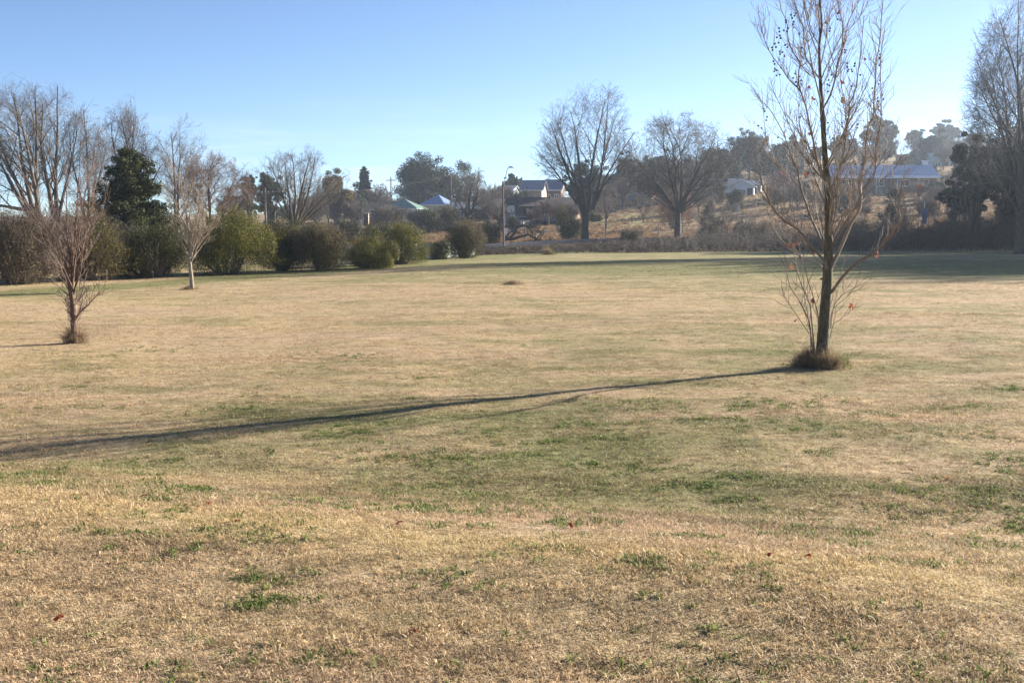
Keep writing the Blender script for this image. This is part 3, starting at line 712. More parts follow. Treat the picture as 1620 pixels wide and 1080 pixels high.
# dead leaves, curled and lobed
def leaf_mesh(seed, s):
    rng = random.Random(seed); m = 15; vs = [(0, 0, 0)]
    for k in range(m):
        a = -2.6 + 5.2 * k / (m - 1); lob = .62 + .38 * abs(math.cos(a * 1.45)) + .1 * rng.random(); r_ = s * lob * (1 - .25 * abs(a) / 2.6)
        x, y = r_ * math.sin(a), r_ * math.cos(a); vs.append((x * .8, y, -.9 * x * x / s - .35 * y * y / s * rng.uniform(.5, 1.3) + s * .08 * (k % 2)))
    fs = [(0, k, k + 1) for k in range(1, m)]
    me = bpy.data.meshes.new('dead_leaf'); me.from_pydata(vs, [], fs); me.materials.append(M['redleaf']); return me
LM = [leaf_mesh(k, .075) for k in range(4)]
for k, (a, b, s) in enumerate([(1390, 403, 1.25), (1347, 485, .95), (1302, 442, .85), (1284, 477, .9), (1287, 401, .85), (1258, 388, .8), (1248, 389, .7), (1251, 423, .85), (1331, 132, .95), (1334, 160, 1.0), (1367, 94, .8), (1328, 21, .9),
                                (1307, 48, .6), (1280, 140, .7), (1286, 158, .8), (1280, 212, .6), (1455, 298, .9), (1277, 277, 1.0), (1259, 508, .6), (1236, 273, .6)]):
    i = int(np.argmin(np.hypot(scr[:, 0] - a, scr[:, 1] - b))); p = allpts[i]; w = at(a, b, float(p[1] + HB[1])) - HB
    if np.linalg.norm(w - p) > .25: w = p + (w - p) * .25 / np.linalg.norm(w - p)
    o = link('dead_leaf', LM[k % 4], plane); o.location = [float(c) for c in w]; s *= .72; o.scale = (s, s, s)
    o.rotation_euler = (prng.uniform(1.2, 2.6), prng.uniform(-.6, .6), prng.uniform(0, 6.28))
# mound of rank grass round the foot
def grass_mound(label, loc, w, h, seed, n=900, green=.12, sides=(0, 0)):
    rng = np.random.default_rng(seed); root = empty('grass_mound', loc, label, 'grass tuft')
    humps = [(rng.normal() * .16 * w, rng.normal() * .14 * w, rng.uniform(.55, 1.0)) for _ in range(7)] + [(-.1 * w, 0, 1.15)]
    def blades(n, mat, cx, rad, hh):
        k = rng.integers(0, len(humps), n); hb = np.array(humps)[k]
        a = rng.uniform(0, 6.28, n); q = np.abs(rng.normal(0, .55, n)); bx, by = cx + hb[:, 0] + np.cos(a) * q * rad * w * .8, hb[:, 1] + np.sin(a) * q * rad * w * .6
        hz = h * .5 * np.exp(-q ** 2 * 1.6) * hb[:, 2]
        az = np.where(rng.random(n) < .6, a, rng.uniform(0, 6.28, n)) + rng.normal(0, .6, n); ln = rng.uniform(.05, 1.45, n) ** 1.0; L = hh * hb[:, 2] * rng.uniform(.25, .9, n) * np.where(rng.random(n) < .03, 1.6, 1)
        P = np.stack([bx, by, hz * rng.random(n) - .02], 1); d = np.stack([np.cos(az) * np.sin(ln), np.sin(az) * np.sin(ln), np.cos(ln)], 1)
        m_ = P + d * (L * .6)[:, None]; e = m_ + (d * .6 + np.stack([np.cos(az), np.sin(az), np.full(n, -.5)], 1) * .5) * (L * .5)[:, None]
        sa = az + rng.normal(0, .9, n); s = np.stack([-np.sin(sa), np.cos(sa), rng.normal(0, .3, n)], 1) * .003
        V = np.stack([P - s, P + s, m_ + s * .8, m_ - s * .8, e], 1).reshape(-1, 3); i = np.arange(n) * 5
        return npmesh('blades', V, [np.stack([i, i + 1, i + 2, i + 3], 1), np.stack([i + 3, i + 2, i + 4], 1)], mat)
    link('dry_grass', blades(n, M['straw'], 0, .5, h), root)
    if green: link('green_grass', blades(int(n * green), M['greenstraw'], w * .42, .28, h * .6), root)
    return root
grass_mound('brown mound of rank grass round the foot of the plane tree', HB + np.array([-.07, -.02, 0]), .46, .36, 3, 5200, .16)
print('plane', time.time() - T0)

# the two saplings on the left
def sapling(name, label, base_px, H, seed, stems, trunk, bark, twig, P):
    b = hit(*base_px)
    return bare_tree(name, label, 'tree', b, seed, stems, M[bark], M[twig], P, trunk), b
SP = dict(levels=3, rmin=.0032, seg=[8, 6, 5, 4], kids=[6, 5, 4], wig=.06, ratio=[.45, .48, .5], trop=[.09, .09, .07, .05], ang=[R(32), R(32), R(36)], lo=[.12, .1, .1], rr=.6)
r_ = random.Random(4); st = []
for k in range(13):
    z = r_.uniform(.75, 1.4); az = r_.uniform(0, 6.28); a = R(r_.uniform(14, 44)) * (1.25 - .3 * z)
    st.append(((.0, 0, z), (math.sin(a) * math.cos(az), math.sin(a) * math.sin(az), math.cos(a)), r_.uniform(1.05, 1.8), .015))
for k in range(9):
    z = r_.uniform(.12, .7); az = r_.uniform(0, 6.28); a = R(r_.uniform(20, 60)); st.append(((-.03 * z, 0, z), (math.sin(a) * math.cos(az), math.sin(a) * math.sin(az), math.cos(a)), r_.uniform(.3, .7), .009))
st += [((.02, 0, 1.25), (.06, .05, 1), 2.35, .024), ((.0, 0, 1.1), (-.22, .1, 1), 2.0, .02), ((0, 0, 1.1), (.18, -.2, 1), 1.9, .018), ((.02, 0, .45), (.75, -.1, .75), .85, .017), ((0, 0, .8), (-.8, .2, .3), .5, .012)]
s1, b1 = sapling('bare_sapling', 'leafless reddish sapling leaning slightly, nearest the left bushes with tufted foot', (119, 543), 2.6, 21, st, (1.35, .062, .036, (-.08, 0)), 'bark_red', 'twig_red', SP)
grass_mound('dry grass tuft round the foot of the reddish sapling', b1 + np.array([-.03, 0, 0]), .34, .46, 6, 1700, 0)
st = []
for k in range(16):
    z = r_.uniform(.95, 2.0); az = r_.uniform(0, 6.28); a = R(r_.uniform(24, 58)) * (1.2 - .2 * z)
    st.append(((0, 0, z), (math.sin(a) * math.cos(az), math.sin(a) * math.sin(az), math.cos(a)), r_.uniform(1.1, 1.9), .022))
st += [((0, 0, 1.15), (-.05, 0, 1), 2.9, .04), ((0, 0, 1.1), (-.25, .1, 1), 2.6, .033), ((0, 0, 1.1), (.16, -.1, 1), 2.3, .03), ((0, 0, .95), (.55, .1, .9), 1.5, .026), ((0, 0, .95), (-.6, .1, .9), 1.4, .026)]
SP2 = dict(SP); SP2.update(rmin=.005, kids=[6, 5, 4])
s2, b2 = sapling('bare_sapling', 'pale bark leafless sapling standing on the lawn before the olive bush', (304, 458), 4, 25, st, (1.2, .075, .05, (-.1, 0)), 'bark_pale', 'twig_pale', SP2)
grass_mound('dark little grass mound at the foot of the pale sapling', b2 + np.array([-.05, 0, 0]), .55, .22, 8, 1200, 0)

# small heaps on the open field
grass_mound('flat heap of dead grass lying out in the middle of the field', hit(813, 450), .72, .20, 9, 2600, 0)
grass_mound('round tuft of pale grass at the far edge of the field', hit(867, 403), .8, .7, 10, 1500, .3)

# ------------------------------------------------------------------ bush row
def bush(label, x0, x1, top, base, leaf, seed, n, ntw=0, name='shrub', size=.046, depth=1.0, tm='twig_brown', cr=.24):
    b = hit((x0 + x1) / 2, base); s = float(b[1]) / F; w = (x1 - x0) * s * 1.1; h = (base - top) * s
    return shrub(label, b + np.array([0, w * depth * .45, -.03]), w, w * depth, h * 1.03, seed, leaf, int(n * 2.3), size, 58, cr, ntw=ntw, name=name, group='bushes in the row at the left of the field', twig_mat=tm)
bush('brown twiggy rounded bush cut by the left edge of the photo', -55, 62, 340, 452, 'leaf_brown', 31, 22000, 2600)
bush('bush with yellow-green top behind the reddish sapling', 48, 168, 338, 446, 'leaf_mixed', 32, 26000, 900)
bush('dark olive bush between the two saplings', 156, 284, 358, 442, 'leaf_dark', 33, 30000, 300)
bush('largest bright olive bush behind the pale sapling', 282, 411, 336, 437, 'leaf_olive', 34, 36000, 120)
bush('dark grey-green round bush right of the brightest bush', 400, 476, 355, 430, 'leaf_dark', 35, 24000, 400)
bush('brownish bush with a ragged pale foot', 466, 541, 357, 430, 'leaf_mixed', 36, 20000, 700)
bush('low olive bush in front of the taller green one', 537, 622, 375, 426, 'leaf_olive', 37, 20000, 120)
bush('tall green bush with brown foot, behind the low olive bush', 585, 670, 357, 419, 'leaf_olive', 38, 21000, 250)
bush('tiny dark ball-shaped bush before the pale fence', 682, 709, 383, 411, 'leaf_dark', 39, 6000, 60, size=.06)
bush('upright brown-green bush at the right end of the row', 708, 763, 353, 409, 'leaf_mixed', 40, 13000, 900, size=.06)
print('bushes', time.time() - T0)

# ------------------------------------------------------------------ pale fence behind the bushes
M['palefence'] = mat_plain('pale_green_fence', (.38, .46, .42), .7, .25, 1.2)
M['timber'] = mat_plain('weathered_timber', (.14, .115, .095), .85, .35, 6)
M['steel'] = mat_plain('galvanised_steel', (.38, .40, .42), .45, .2, 4, .6)
fen = empty('mesh_fence', gp(640, 66), 'low pale green screen fence glimpsed behind the right end of the bush row', 'fence')
o0 = np.array(fen.location)
pts = [gp(px, Y) - o0 for px, Y in ((530, 62.5), (570, 64), (640, 68), (700, 73), (752, 79))]
mb = MB(); po = []
for a, b in zip(pts[:-1], pts[1:]):
    L = np.linalg.norm(b - a); n = max(1, int(L / 2.6))
    for k in range(n):
        p = a + (b - a) * k / n; q = a + (b - a) * (k + 1) / n; d = (q - p) / np.linalg.norm(q - p); nn = np.array([d[1], -d[0], 0]) * .012
        for z0, z1 in ((.06, 1.0),):
            vs = [p - nn + [0, 0, z0], q - nn + [0, 0, z0], q + nn + [0, 0, z0], p + nn + [0, 0, z0], p - nn + [0, 0, z1], q - nn + [0, 0, z1], q + nn + [0, 0, z1], p + nn + [0, 0, z1]]
            mb.add(vs, [(0, 3, 2, 1), (4, 5, 6, 7), (0, 1, 5, 4), (1, 2, 6, 5), (2, 3, 7, 6), (3, 0, 4, 7)])
        po.append(p)
mb.build('screen_panel', M['palefence'], fen)
for p in po: MB().bar(p + np.array([.03, .06, -.2]), p + np.array([.03, .06, 1.12]), .04).build('post', M['timber'], fen)

# ------------------------------------------------------------------ road and barrier
M['asphalt'] = mat_plain('asphalt', (.10, .105, .115), .9, .2, 2)
M['barrier'] = mat_plain('concrete_barrier', (.15, .165, .19), .8, .2, 1.5)
def road_line(px): return float(np.interp(px, [500, 760, 900, 1000, 1100, 1300, 1620, 2000], [92, 100, 106, 109, 111, 112, 113, 116]))
vs = []; K = [(px, road_line(px)) for px in range(300, 2001, 40)]
for px, Y in K:
    for dY in (0, 3.2, 6.5):
        p = gp(px, Y + dY); vs.append((p[0], p[1], p[2] + .06))
n = len(K); fs = [(i * 3 + j, (i + 1) * 3 + j, (i + 1) * 3 + j + 1, i * 3 + j + 1) for i in range(n - 1) for j in range(2)]
me = bpy.data.meshes.new('road'); me.from_pydata(vs, [], fs); me.materials.append(M['asphalt'])
tag(link('road', me), kind='structure')
bar = empty('road_barrier', gp(880, road_line(880) - .6), 'long low grey barrier along the road below the tall bare tree', 'barrier')
ob = np.array(bar.location); mb = MB(); pl = [gp(px, road_line(px) - .5) - ob for px in range(756, 1061, 16)]
for a, b in zip(pl[:-1], pl[1:]):
    for z0, z1, t in ((.02, .20, .03), (.23, .40, .03)):
        n_ = np.array([0, t, 0])
        mb.add([a - n_ + [0, 0, z0], b - n_ + [0, 0, z0], b + n_ + [0, 0, z0], a + n_ + [0, 0, z0], a - n_ + [0, 0, z1], b - n_ + [0, 0, z1], b + n_ + [0, 0, z1], a + n_ + [0, 0, z1]],
               [(0, 3, 2, 1), (4, 5, 6, 7), (0, 1, 5, 4), (1, 2, 6, 5), (2, 3, 7, 6), (3, 0, 4, 7)])
mb.build('rail', M['barrier'], bar)
for p in pl[::2]: MB().box(p[0] - .08, p[0] + .08, p[1] + .04, p[1] + .2, p[2] - .4, p[2] + .38).build('post', M['barrier'], bar)

# street lamp
lp = gp(797, 99); lamp = empty('street_lamp', lp, 'tall timber street lamp pole with a curved arm', 'street lamp')
k = 99 / F
MB().bar((0, 0, -.4), (-.08, 0, 104 * k), .10, .07, 10).build('pole', M['timber'], lamp)
mb = MB(); prev = (-.02, 0, 96 * k)
for a, b in ((.12, 108), (.22, 116), (.32, 123), (.45, 126)):
    mb.bar(prev, (a, -.1, b * k), .035, .03); prev = (a, -.1, b * k)
mb.build('arm', M['steel'], lamp)
MB().add([(.40, -.22, 125.2 * k), (.85, -.25, 125.0 * k), (.85, .05, 125.0 * k), (.40, .02, 125.2 * k), (.45, -.18, 127.6 * k), (.75, -.2, 127 * k), (.75, 0, 127 * k), (.45, -.02, 127.6 * k)],
         [(0, 3, 2, 1), (4, 5, 6, 7), (0, 1, 5, 4), (1, 2, 6, 5), (2, 3, 7, 6), (3, 0, 4, 7)]).build('lamp_head', M['steel'], lamp)

# power poles with wires
def power_pole(label, px, Y, h):
    p = gp(px, Y); o = empty('power_pole', p, label, 'power pole', 'power poles along the streets')
    MB().bar((0, 0, -.5), (0, 0, h), .15, .11).build('pole', M['timber'], o)
    MB().box(-1.1, 1.1, -.06, .06, h - .8, h - .66).build('crossarm', M['timber'], o)
    for x in (-1, -.4, .4, 1): MB().bar((x, 0, h - .66), (x, 0, h - .45), .05, .04, 6).build('insulator', M['steel'], o)
    return p, h
pp1 = power_pole('power pole right of the blue pyramid roof', 714, 200, 9.0)
pp2 = power_pole('power pole in front of the small gable at the skyline', 619, 255, 9.5)
pp3 = power_pole('power pole behind the spreading bare tree', 421, 150, 6.5)
pp4 = power_pole('power pole on the skyline near the flat topped tree', 1478, 330, 8)
w = empty('power_line', pp3[0], 'thin sagging power lines strung between the poles', 'wires')
for x in (-.4, .4):
    br = []
    for a, b in ((pp3, pp1), (pp1, pp2)):
        A = np.array(a[0]) + [x, 0, a[1] - .45]; B = np.array(b[0]) + [x, 0, b[1] - .45]
        br.append(([A + (B - A) * t + np.array([0, 0, -4 * 1.2 * t * (1 - t)]) - pp3[0] for t in np.linspace(0, 1, 12)], [.009] * 12))
    link('wire', tube_mesh('wire', [(br, 4)], M['twig_dark']), w)

# ------------------------------------------------------------------ houses
M['glass'] = mat_plain('window_glass', (.03, .035, .045), .12, .2, 1, spec=.6)
M['white'] = mat_plain('white_paint', (.72, .71, .68), .6, .08, 2)
M['cream'] = mat_plain('cream_paint', (.58, .50, .36), .7, .1, 2)
M['brick'] = mat_plain('brown_brick', (.17, .125, .105), .85, .3, 5)
M['tanbrick'] = mat_plain('tan_brick', (.42, .31, .22), .85, .2, 5)
M['board'] = mat_plain('grey_blue_boards', (.56, .59, .60), .7, .1, 3)
M['darkwall'] = mat_plain('dark_brick', (.05, .042, .038), .85, .25, 4)
M['bluegreywall'] = mat_plain('blue_grey_wall', (.32, .38, .42), .7, .12, 3)
def mat_roof(name, c, rough=.45, metal=.0, sc=9.0, sp=.5):
    m, nt, out = newmat(name); tc = N(nt, 'ShaderNodeTexCoord')
    wv = N(nt, 'ShaderNodeTexWave', {'Vector': tc.outputs['Object'], 'Scale': sc, 'Distortion': .3}); f = noise(nt, tc.outputs['Object'], 1.2, 5)
    col = mixc(nt, f, [v * .75 for v in c], [min(1, v * 1.25) for v in c]); col = mixc(nt, math_(nt, 'MULTIPLY', wv.outputs['Fac'], .25), col, [v * .6 for v in c])
    p = N(nt, 'ShaderNodeBsdfPrincipled', {'Base Color': col, 'Roughness': rough, 'Metallic': metal, 'Specular IOR Level': sp}); nt.links.new(p.outputs[0], out.inputs[0]); return m
RF = {k: mat_roof(k + '_roof', c, r) for k, (c, r) in dict(green=((.14, .23, .18), .5), blue=((.17, .24, .38), .4), brown=((.07, .045, .04), .9), purple=((.16, .11, .15), .6), grey=((.24, .25, .27), .5),
      slate=((.10, .13, .19), .45), pink=((.52, .24, .20), .6), pale=((.55, .52, .48), .5), teal=((.13, .22, .28), .5), bright=((.20, .27, .42), .35)).items()}
def house(label, px, Y, w, d, hw, roof, rh, wall, rz=0.0, kind='hip', over=.5, wins=(), door=None, chim=None, verandah=None, trim='white', dz=0.0, name='house', gut=True, eave=None):
    """w along the front, front faces the camera at rz 0; wins: (x, z, w, h) on the front"""
    p = gp(px, Y)
    if eave is not None: dz = at(px, eave, Y)[2] - hw - p[2]
    dz = min(dz, 3.0); o = empty(name, p + np.array([0, 0, dz]), label, 'house', None, rz); hd = d / 2; hw2 = w / 2
    mb = MB(); mb.box(-hw2, hw2, -hd, hd, -4.5, hw)
    if kind == 'gable_front': mb.add([(-hw2, -hd, hw), (hw2, -hd, hw), (0, -hd, hw + rh), (-hw2, hd, hw), (hw2, hd, hw), (0, hd, hw + rh)], [(0, 1, 2), (4, 3, 5)])
    if kind == 'gable_side': mb.add([(-hw2, -hd, hw), (-hw2, hd, hw), (-hw2, 0, hw + rh), (hw2, -hd, hw), (hw2, hd, hw), (hw2, 0, hw + rh)], [(1, 0, 2), (3, 4, 5)])
    mb.build('wall', M[wall], o)
    a, b = hw2 + over, hd + over; z = hw + .003; t = .16; s_ = rh / hd if kind == 'gable_side' else (rh / hw2 if kind == 'gable_front' else 0)
    mb = MB()
    if kind == 'hip':
        rl = max(0.0, a - b * .95); z0 = z - .02
        mb.add([(-a, -b, z0), (a, -b, z0), (a, b, z0), (-a, b, z0), (-a, -b, z0 + t), (a, -b, z0 + t), (a, b, z0 + t), (-a, b, z0 + t), (-rl - .001, 0, z0 + rh + t), (rl + .001, 0, z0 + rh + t)],
               [(0, 3, 2, 1), (0, 1, 5, 4), (1, 2, 6, 5), (2, 3, 7, 6), (3, 0, 4, 7), (4, 5, 9, 8), (6, 7, 8, 9), (5, 6, 9), (7, 4, 8)])
    elif kind == 'gable_side':
        for sg in (-1, 1):
            e = z - over * s_
            mb.add([(-a, sg * b, e), (a, sg * b, e), (a, 0, z + rh), (-a, 0, z + rh), (-a, sg * b, e + t), (a, sg * b, e + t), (a, 0, z + rh + t), (-a, 0, z + rh + t)],
                   [(0, 1, 2, 3), (4, 7, 6, 5), (0, 4, 5, 1), (1, 5, 6, 2), (3, 2, 6, 7), (0, 3, 7, 4)])
    else:
        for sg in (-1, 1):
            e = z - over * s_
            mb.add([(sg * a, -b, e), (sg * a, b, e), (0, b, z + rh), (0, -b, z + rh), (sg * a, -b, e + t), (sg * a, b, e + t), (0, b, z + rh + t), (0, -b, z + rh + t)],
                   [(0, 1, 2, 3), (4, 7, 6, 5), (0, 4, 5, 1), (1, 5, 6, 2), (3, 2, 6, 7), (0, 3, 7, 4)])
    ro = mb.build('roof', RF[roof], o)
    if gut and kind != 'gable_front':
        e = (hw - over * s_) if kind == 'gable_side' else hw - .02
        MB().box(-a - .02, a + .02, -b - .14, -b - .004, e - .06, e + .13).build('gutter', M[trim], o)
    if kind == 'gable_front':
        mb = MB()
        for sg in (-1, 1):
            e = z - over * s_
            mb.add([(sg * a, -b - .06, e - .1), (0, -b - .06, z + rh - .1), (0, -b - .06, z + rh + t + .03), (sg * a, -b - .06, e + t + .03), (sg * a, -b - .004, e - .1), (0, -b - .004, z + rh - .1), (0, -b - .004, z + rh + t + .03), (sg * a, -b - .004, e + t + .03)],
                   [(0, 1, 2, 3), (7, 6, 5, 4), (0, 4, 5, 1), (3, 2, 6, 7), (0, 3, 7, 4)])
        mb.build('bargeboard', M[trim], o)
    for (x, zc, ww, wh) in wins:
        fr = MB()
        for x0, x1, z0, z1 in ((x - ww / 2, x + ww / 2, zc - wh / 2, zc - wh / 2 + .1), (x - ww / 2, x + ww / 2, zc + wh / 2 - .1, zc + wh / 2), (x - ww / 2, x - ww / 2 + .1, zc - wh / 2 + .1, zc + wh / 2 - .1), (x + ww / 2 - .1, x + ww / 2, zc - wh / 2 + .1, zc + wh / 2 - .1), (x - .04, x + .04, zc - wh / 2 + .1, zc + wh / 2 - .1)):
            fr.box(x0, x1, -hd - .09, -hd - .003, z0, z1)
        f = fr.build('window', M['white'], o)
        MB().box(x - ww / 2 + .1, x + ww / 2 - .1, -hd - .04, -hd - .004, zc - wh / 2 + .1, zc + wh / 2 - .1).build('pane', M['glass'], f)
    if door is not None:
        dr = MB().box(door - .45, door + .45, -hd - .06, -hd - .003, .05, 2.1).build('door', M['darkwall'], o)
        MB().box(door + .3, door + .36, -hd - .11, -hd - .062, .98, 1.1).build('handle', M['steel'], dr)
    if chim:
        x, y, ztop, cm = chim
        MB().box(x - .4, x + .4, y - .3, y + .3, hw + .1, ztop).box(x - .47, x + .47, y - .37, y + .37, ztop + .002, ztop + .15).build('chimney', M[cm], ro)
    if verandah:
        dep, h0 = verandah; vb = MB(); y0 = -hd - dep
        vb.add([(-a, y0, h0), (a, y0, h0), (a, -hd - .003, hw - .12), (-a, -hd - .003, hw - .12), (-a, y0, h0 + .1), (a, y0, h0 + .1), (a, -hd - .003, hw - .02), (-a, -hd - .003, hw - .02)],
               [(0, 3, 2, 1), (4, 5, 6, 7), (0, 1, 5, 4), (1, 2, 6, 5), (2, 3, 7, 6), (3, 0, 4, 7)])
        vb.build('verandah_roof', RF[roof], o)
        nv = max(3, int(w / 2.6))
        for k_ in range(nv):
            x = -a + .3 + (2 * a - .6) * k_ / (nv - 1); MB().box(x - .06, x + .06, y0 + .15, y0 + .27, -1.5, h0 - .003).build('post', M['white'], o)
        MB().box(-a, a, y0 - .1, y0 - .004, h0 - .08, h0 + .12).build('fascia', M[trim], o)
    return o
W4 = lambda w, z=1.5: [(-w * .3, z, 1.5, 1.2), (0, z, 1.2, 1.2), (w * .3, z, 1.5, 1.2)]
house('cream house with a green hip roof and pale eaves', 641, 215, 6.0, 6.5, 2.6, 'green', 1.75, 'cream', R(-12), 'hip', .5, [(-1.4, 1.4, 1.3, 1.2), (1.5, 1.4, 1.3, 1.2)], .1, eave=331)
house('low brown roofed house partly hidden behind garden trees', 613, 224, 6.0, 7, 2.8, 'brown', 1.4, 'brick', R(-5), 'gable_side', .4, W4(6), 1.6, eave=331)
house('lean-to shed with a grey-green roof beside the green roofed house', 668, 210, 3.4, 4.5, 1.9, 'green', .55, 'bluegreywall', R(-4), 'gable_side', .3, [(0, 1.2, 1.2, .8)], -1.2, name='shed', eave=338)
house('house with a bright blue pyramid roof', 694, 228, 4.7, 5, 3.0, 'bright', 2.0, 'cream', R(-22), 'hip', .5, [(-1.3, 1.5, 1.1, 1.3), (1.3, 1.5, 1.1, 1.3)], 0, eave=325)
house('long low grey roofed house behind the gnarled tree', 745, 222, 7.4, 6, 2.4, 'grey', 1.0, 'darkwall', R(3), 'gable_side', .4, W4(7, 1.3), 2.4, eave=329)
house('small white gabled house with a purple-grey roof', 607, 270, 3.2, 4, 3.2, 'purple', 1.2, 'white', R(-36), 'gable_side', .3, [(-.7, 1.9, .8, 1), (.7, 1.9, .8, 1)], 0, eave=321)
house('small cream cottage with a brown roof near the red car', 576, 205, 1.7, 4, 2.4, 'brown', .9, 'cream', R(6), 'gable_side', .3, [(-.3, 1.5, .7, .9)], .4, eave=336)
house('white gable end cottage behind the street lamp', 812, 168, 2.2, 1.9, 2.5, 'brown', .9, 'white', R(-40), 'gable_side', .2, [(0, 1.2, .7, .9)], eave=325)
house('brown tiled cottage left of the white gable', 798, 176, 1.9, 5, 2.4, 'brown', .8, 'brick', R(4), 'gable_side', .3, [(-.3, 1.3, .8, 1)], .5, eave=325)
house('long dark brick house with a brown tiled roof and carport', 863, 166, 7.0, 7, 2.0, 'brown', 1.2, 'darkwall', R(2), 'gable_side', .45, [(-.4, 1.1, 1.1, .8), (2.5, 1.1, 1.2, .8)], 1.2, trim='darkwall', eave=327)
house('small pale gable poking out right of the brown roof', 908, 172, .9, 5, 2.4, 'brown', .8, 'tanbrick', R(-14), 'gable_front', .15, [(0, 1.5, .4, .6)], eave=323)
house('big brick house with a dark slate-blue roof on the rise', 845, 212, 3.7, 8, 3.4, 'slate', 1.7, 'tanbrick', R(-8), 'gable_side', .4, [(-.9, 1.9, 1.0, 1.1)], eave=301)
house('tall two storey house with slate-blue roof behind the bare tree', 878, 222, 3.2, 7, 4.0, 'slate', 1.9, 'brick', R(-10), 'gable_side', .3, [(-.8, 2.6, .9, 1.1), (.8, 2.6, .9, 1.1)], eave=301)
house('low grey roofed house seen left of the brick house', 804, 232, 3.2, 6, 2.8, 'grey', .9, 'bluegreywall', R(-14), 'gable_side', .3, [(0, 1.6, 1.2, 1)], eave=302)
house('pale roofed house half hidden above the lawn trees', 976, 245, 2.4, 5, 2.4, 'pale', .8, 'tanbrick', R(-10), 'gable_side', .2, [(0, 1.3, 1, 1)], eave=295)
house('blue painted shed left of the pink roof', 1000, 232, 1.7, 3, 2.0, 'blue', 1.0, 'bluegreywall', R(-6), 'gable_side', .15, [(0, 1.1, .7, .7)], name='shed', eave=299)
house('house with a faded pink iron roof', 1021, 214, 2.6, 4.5, 2.2, 'pink', 1.3, 'tanbrick', R(-10), 'hip', .3, [(-.7, 1.2, .8, .9), (.7, 1.2, .8, .9)], eave=311)
house('pale weatherboard cottage with a front gable and white window', 1173, 194, 4.3, 6, 2.5, 'grey', 1.05, 'board', R(-14), 'gable_front', .4, [(-.3, 1.3, 2.2, 1.35)], 1.5, eave=295)
house('side wing of the weatherboard cottage with a small window', 1194, 197, 2.2, 5, 2.3, 'grey', .6, 'board', R(-14), 'gable_side', .3, [(0, 1.3, 1.0, 1.25)], None, eave=293)
house('pale blue rear wing of the weatherboard cottage with a brick chimney', 1141, 203, 4.6, 5, 3.0, 'grey', .9, 'board', R(-8), 'gable_side', .3, [(-1.2, 1.9, 1.0, 1)], None, (.6, -1.5, 4.3, 'brick'), eave=292)
house('long brick house with a blue iron roof and white verandah', 1389, 186, 16.4, 7, 2.6, 'bright', 1.65, 'brick', R(-2), 'gable_side', .3, [(-6, 1.4, 1.5, 1.1), (-3.6, 1.4, 1.5, 1.1), (-.8, 1.4, 1.5, 1.1), (3.2, 1.4, 1.5, 1.1), (6.2, 1.4, 1.5, 1.1)], 1.2, (7.6, .6, 5.0, 'white'), (1.6, 2.15), eave=279)
house('teal roofed house with pale walls up on the hill', 1490, 255, 5.6, 7, 2.6, 'teal', 1.5, 'bluegreywall', R(-8), 'gable_side', .4, [(-1.6, 1.5, 1.2, 1.1), (1.5, 1.5, 1.2, 1.1)], 0, eave=254)
house('white gabled house behind the dark pine on the hill', 1580, 262, 3.2, 5, 2.6, 'teal', 1.4, 'cream', R(-30), 'gable_front', .3, [(0, 1.4, 1.0, 1)], eave=257)
print('houses', time.time() - T0)

# cars
M['carwhite'] = mat_plain('white_car_paint', (.5, .51, .53), .3, .05, 2, spec=.6)
M['carred'] = mat_plain('red_car_paint', (.42, .04, .03), .3, .05, 2, spec=.6)
M['cardark'] = mat_plain('dark_car_paint', (.05, .055, .07), .25, .05, 2, spec=.6)
M['tyre'] = mat_plain('tyre_rubber', (.02, .02, .02), .9, .2, 5)
def car(label, px, Y, rz, paint):
    o = empty('parked_car', gp(px, Y), label, 'car', 'cars parked by the houses', rz)
    def loft(prof, hw, hw_top, zsplit):
        mb = MB(); n = len(prof); vs = []
        for sg in (-1, 1):
            for x, z in prof: vs.append((x, sg * (hw if z < zsplit else hw_top), z))
        fs = [(i, (i + 1) % n, n + (i + 1) % n, n + i) for i in range(n)] + [tuple(range(n - 1, -1, -1)), tuple(range(n, 2 * n))]
        return mb.add(vs, fs)
    loft([(-2.1, .3), (2.1, .3), (2.15, .62), (2.0, .82), (1.1, .92), (-1.7, .95), (-2.12, .85), (-2.15, .5)], .86, .8, .8).build('body', M[paint], o, .05)
    loft([(-1.65, .96), (1.0, .93), (.35, 1.40), (-1.05, 1.43)], .74, .6, 1.2).build('window', M['glass'], o, .03)
    loft([(-1.1, 1.435), (.38, 1.405), (.25, 1.46), (-1.0, 1.49)], .62, .56, 1.45).build('roof', M[paint], o, .015)
    for x in (-1.35, 1.35):
        for sg in (-1, 1):
            MB().bar((x, sg * .70, .32), (x, sg * .90, .32), .32, .32, 16).build('wheel', M['tyre'], o)
    for sg in (-1, 1): MB().box(2.0, 2.17, sg * .6 - .14, sg * .6 + .14, .62, .76).build('headlight', M['white'], o)
    return o
car('white car parked at the carport of the dark brick house', 826, 158, R(72), 'carwhite')
car('dark car parked before the long dark brick house', 880, 160, R(20), 'cardark')
car('white car parked near the red car by the cream cottage', 570, 214, R(80), 'carwhite')
car('red car parked by the cream cottage', 581, 212, R(75), 'carred')

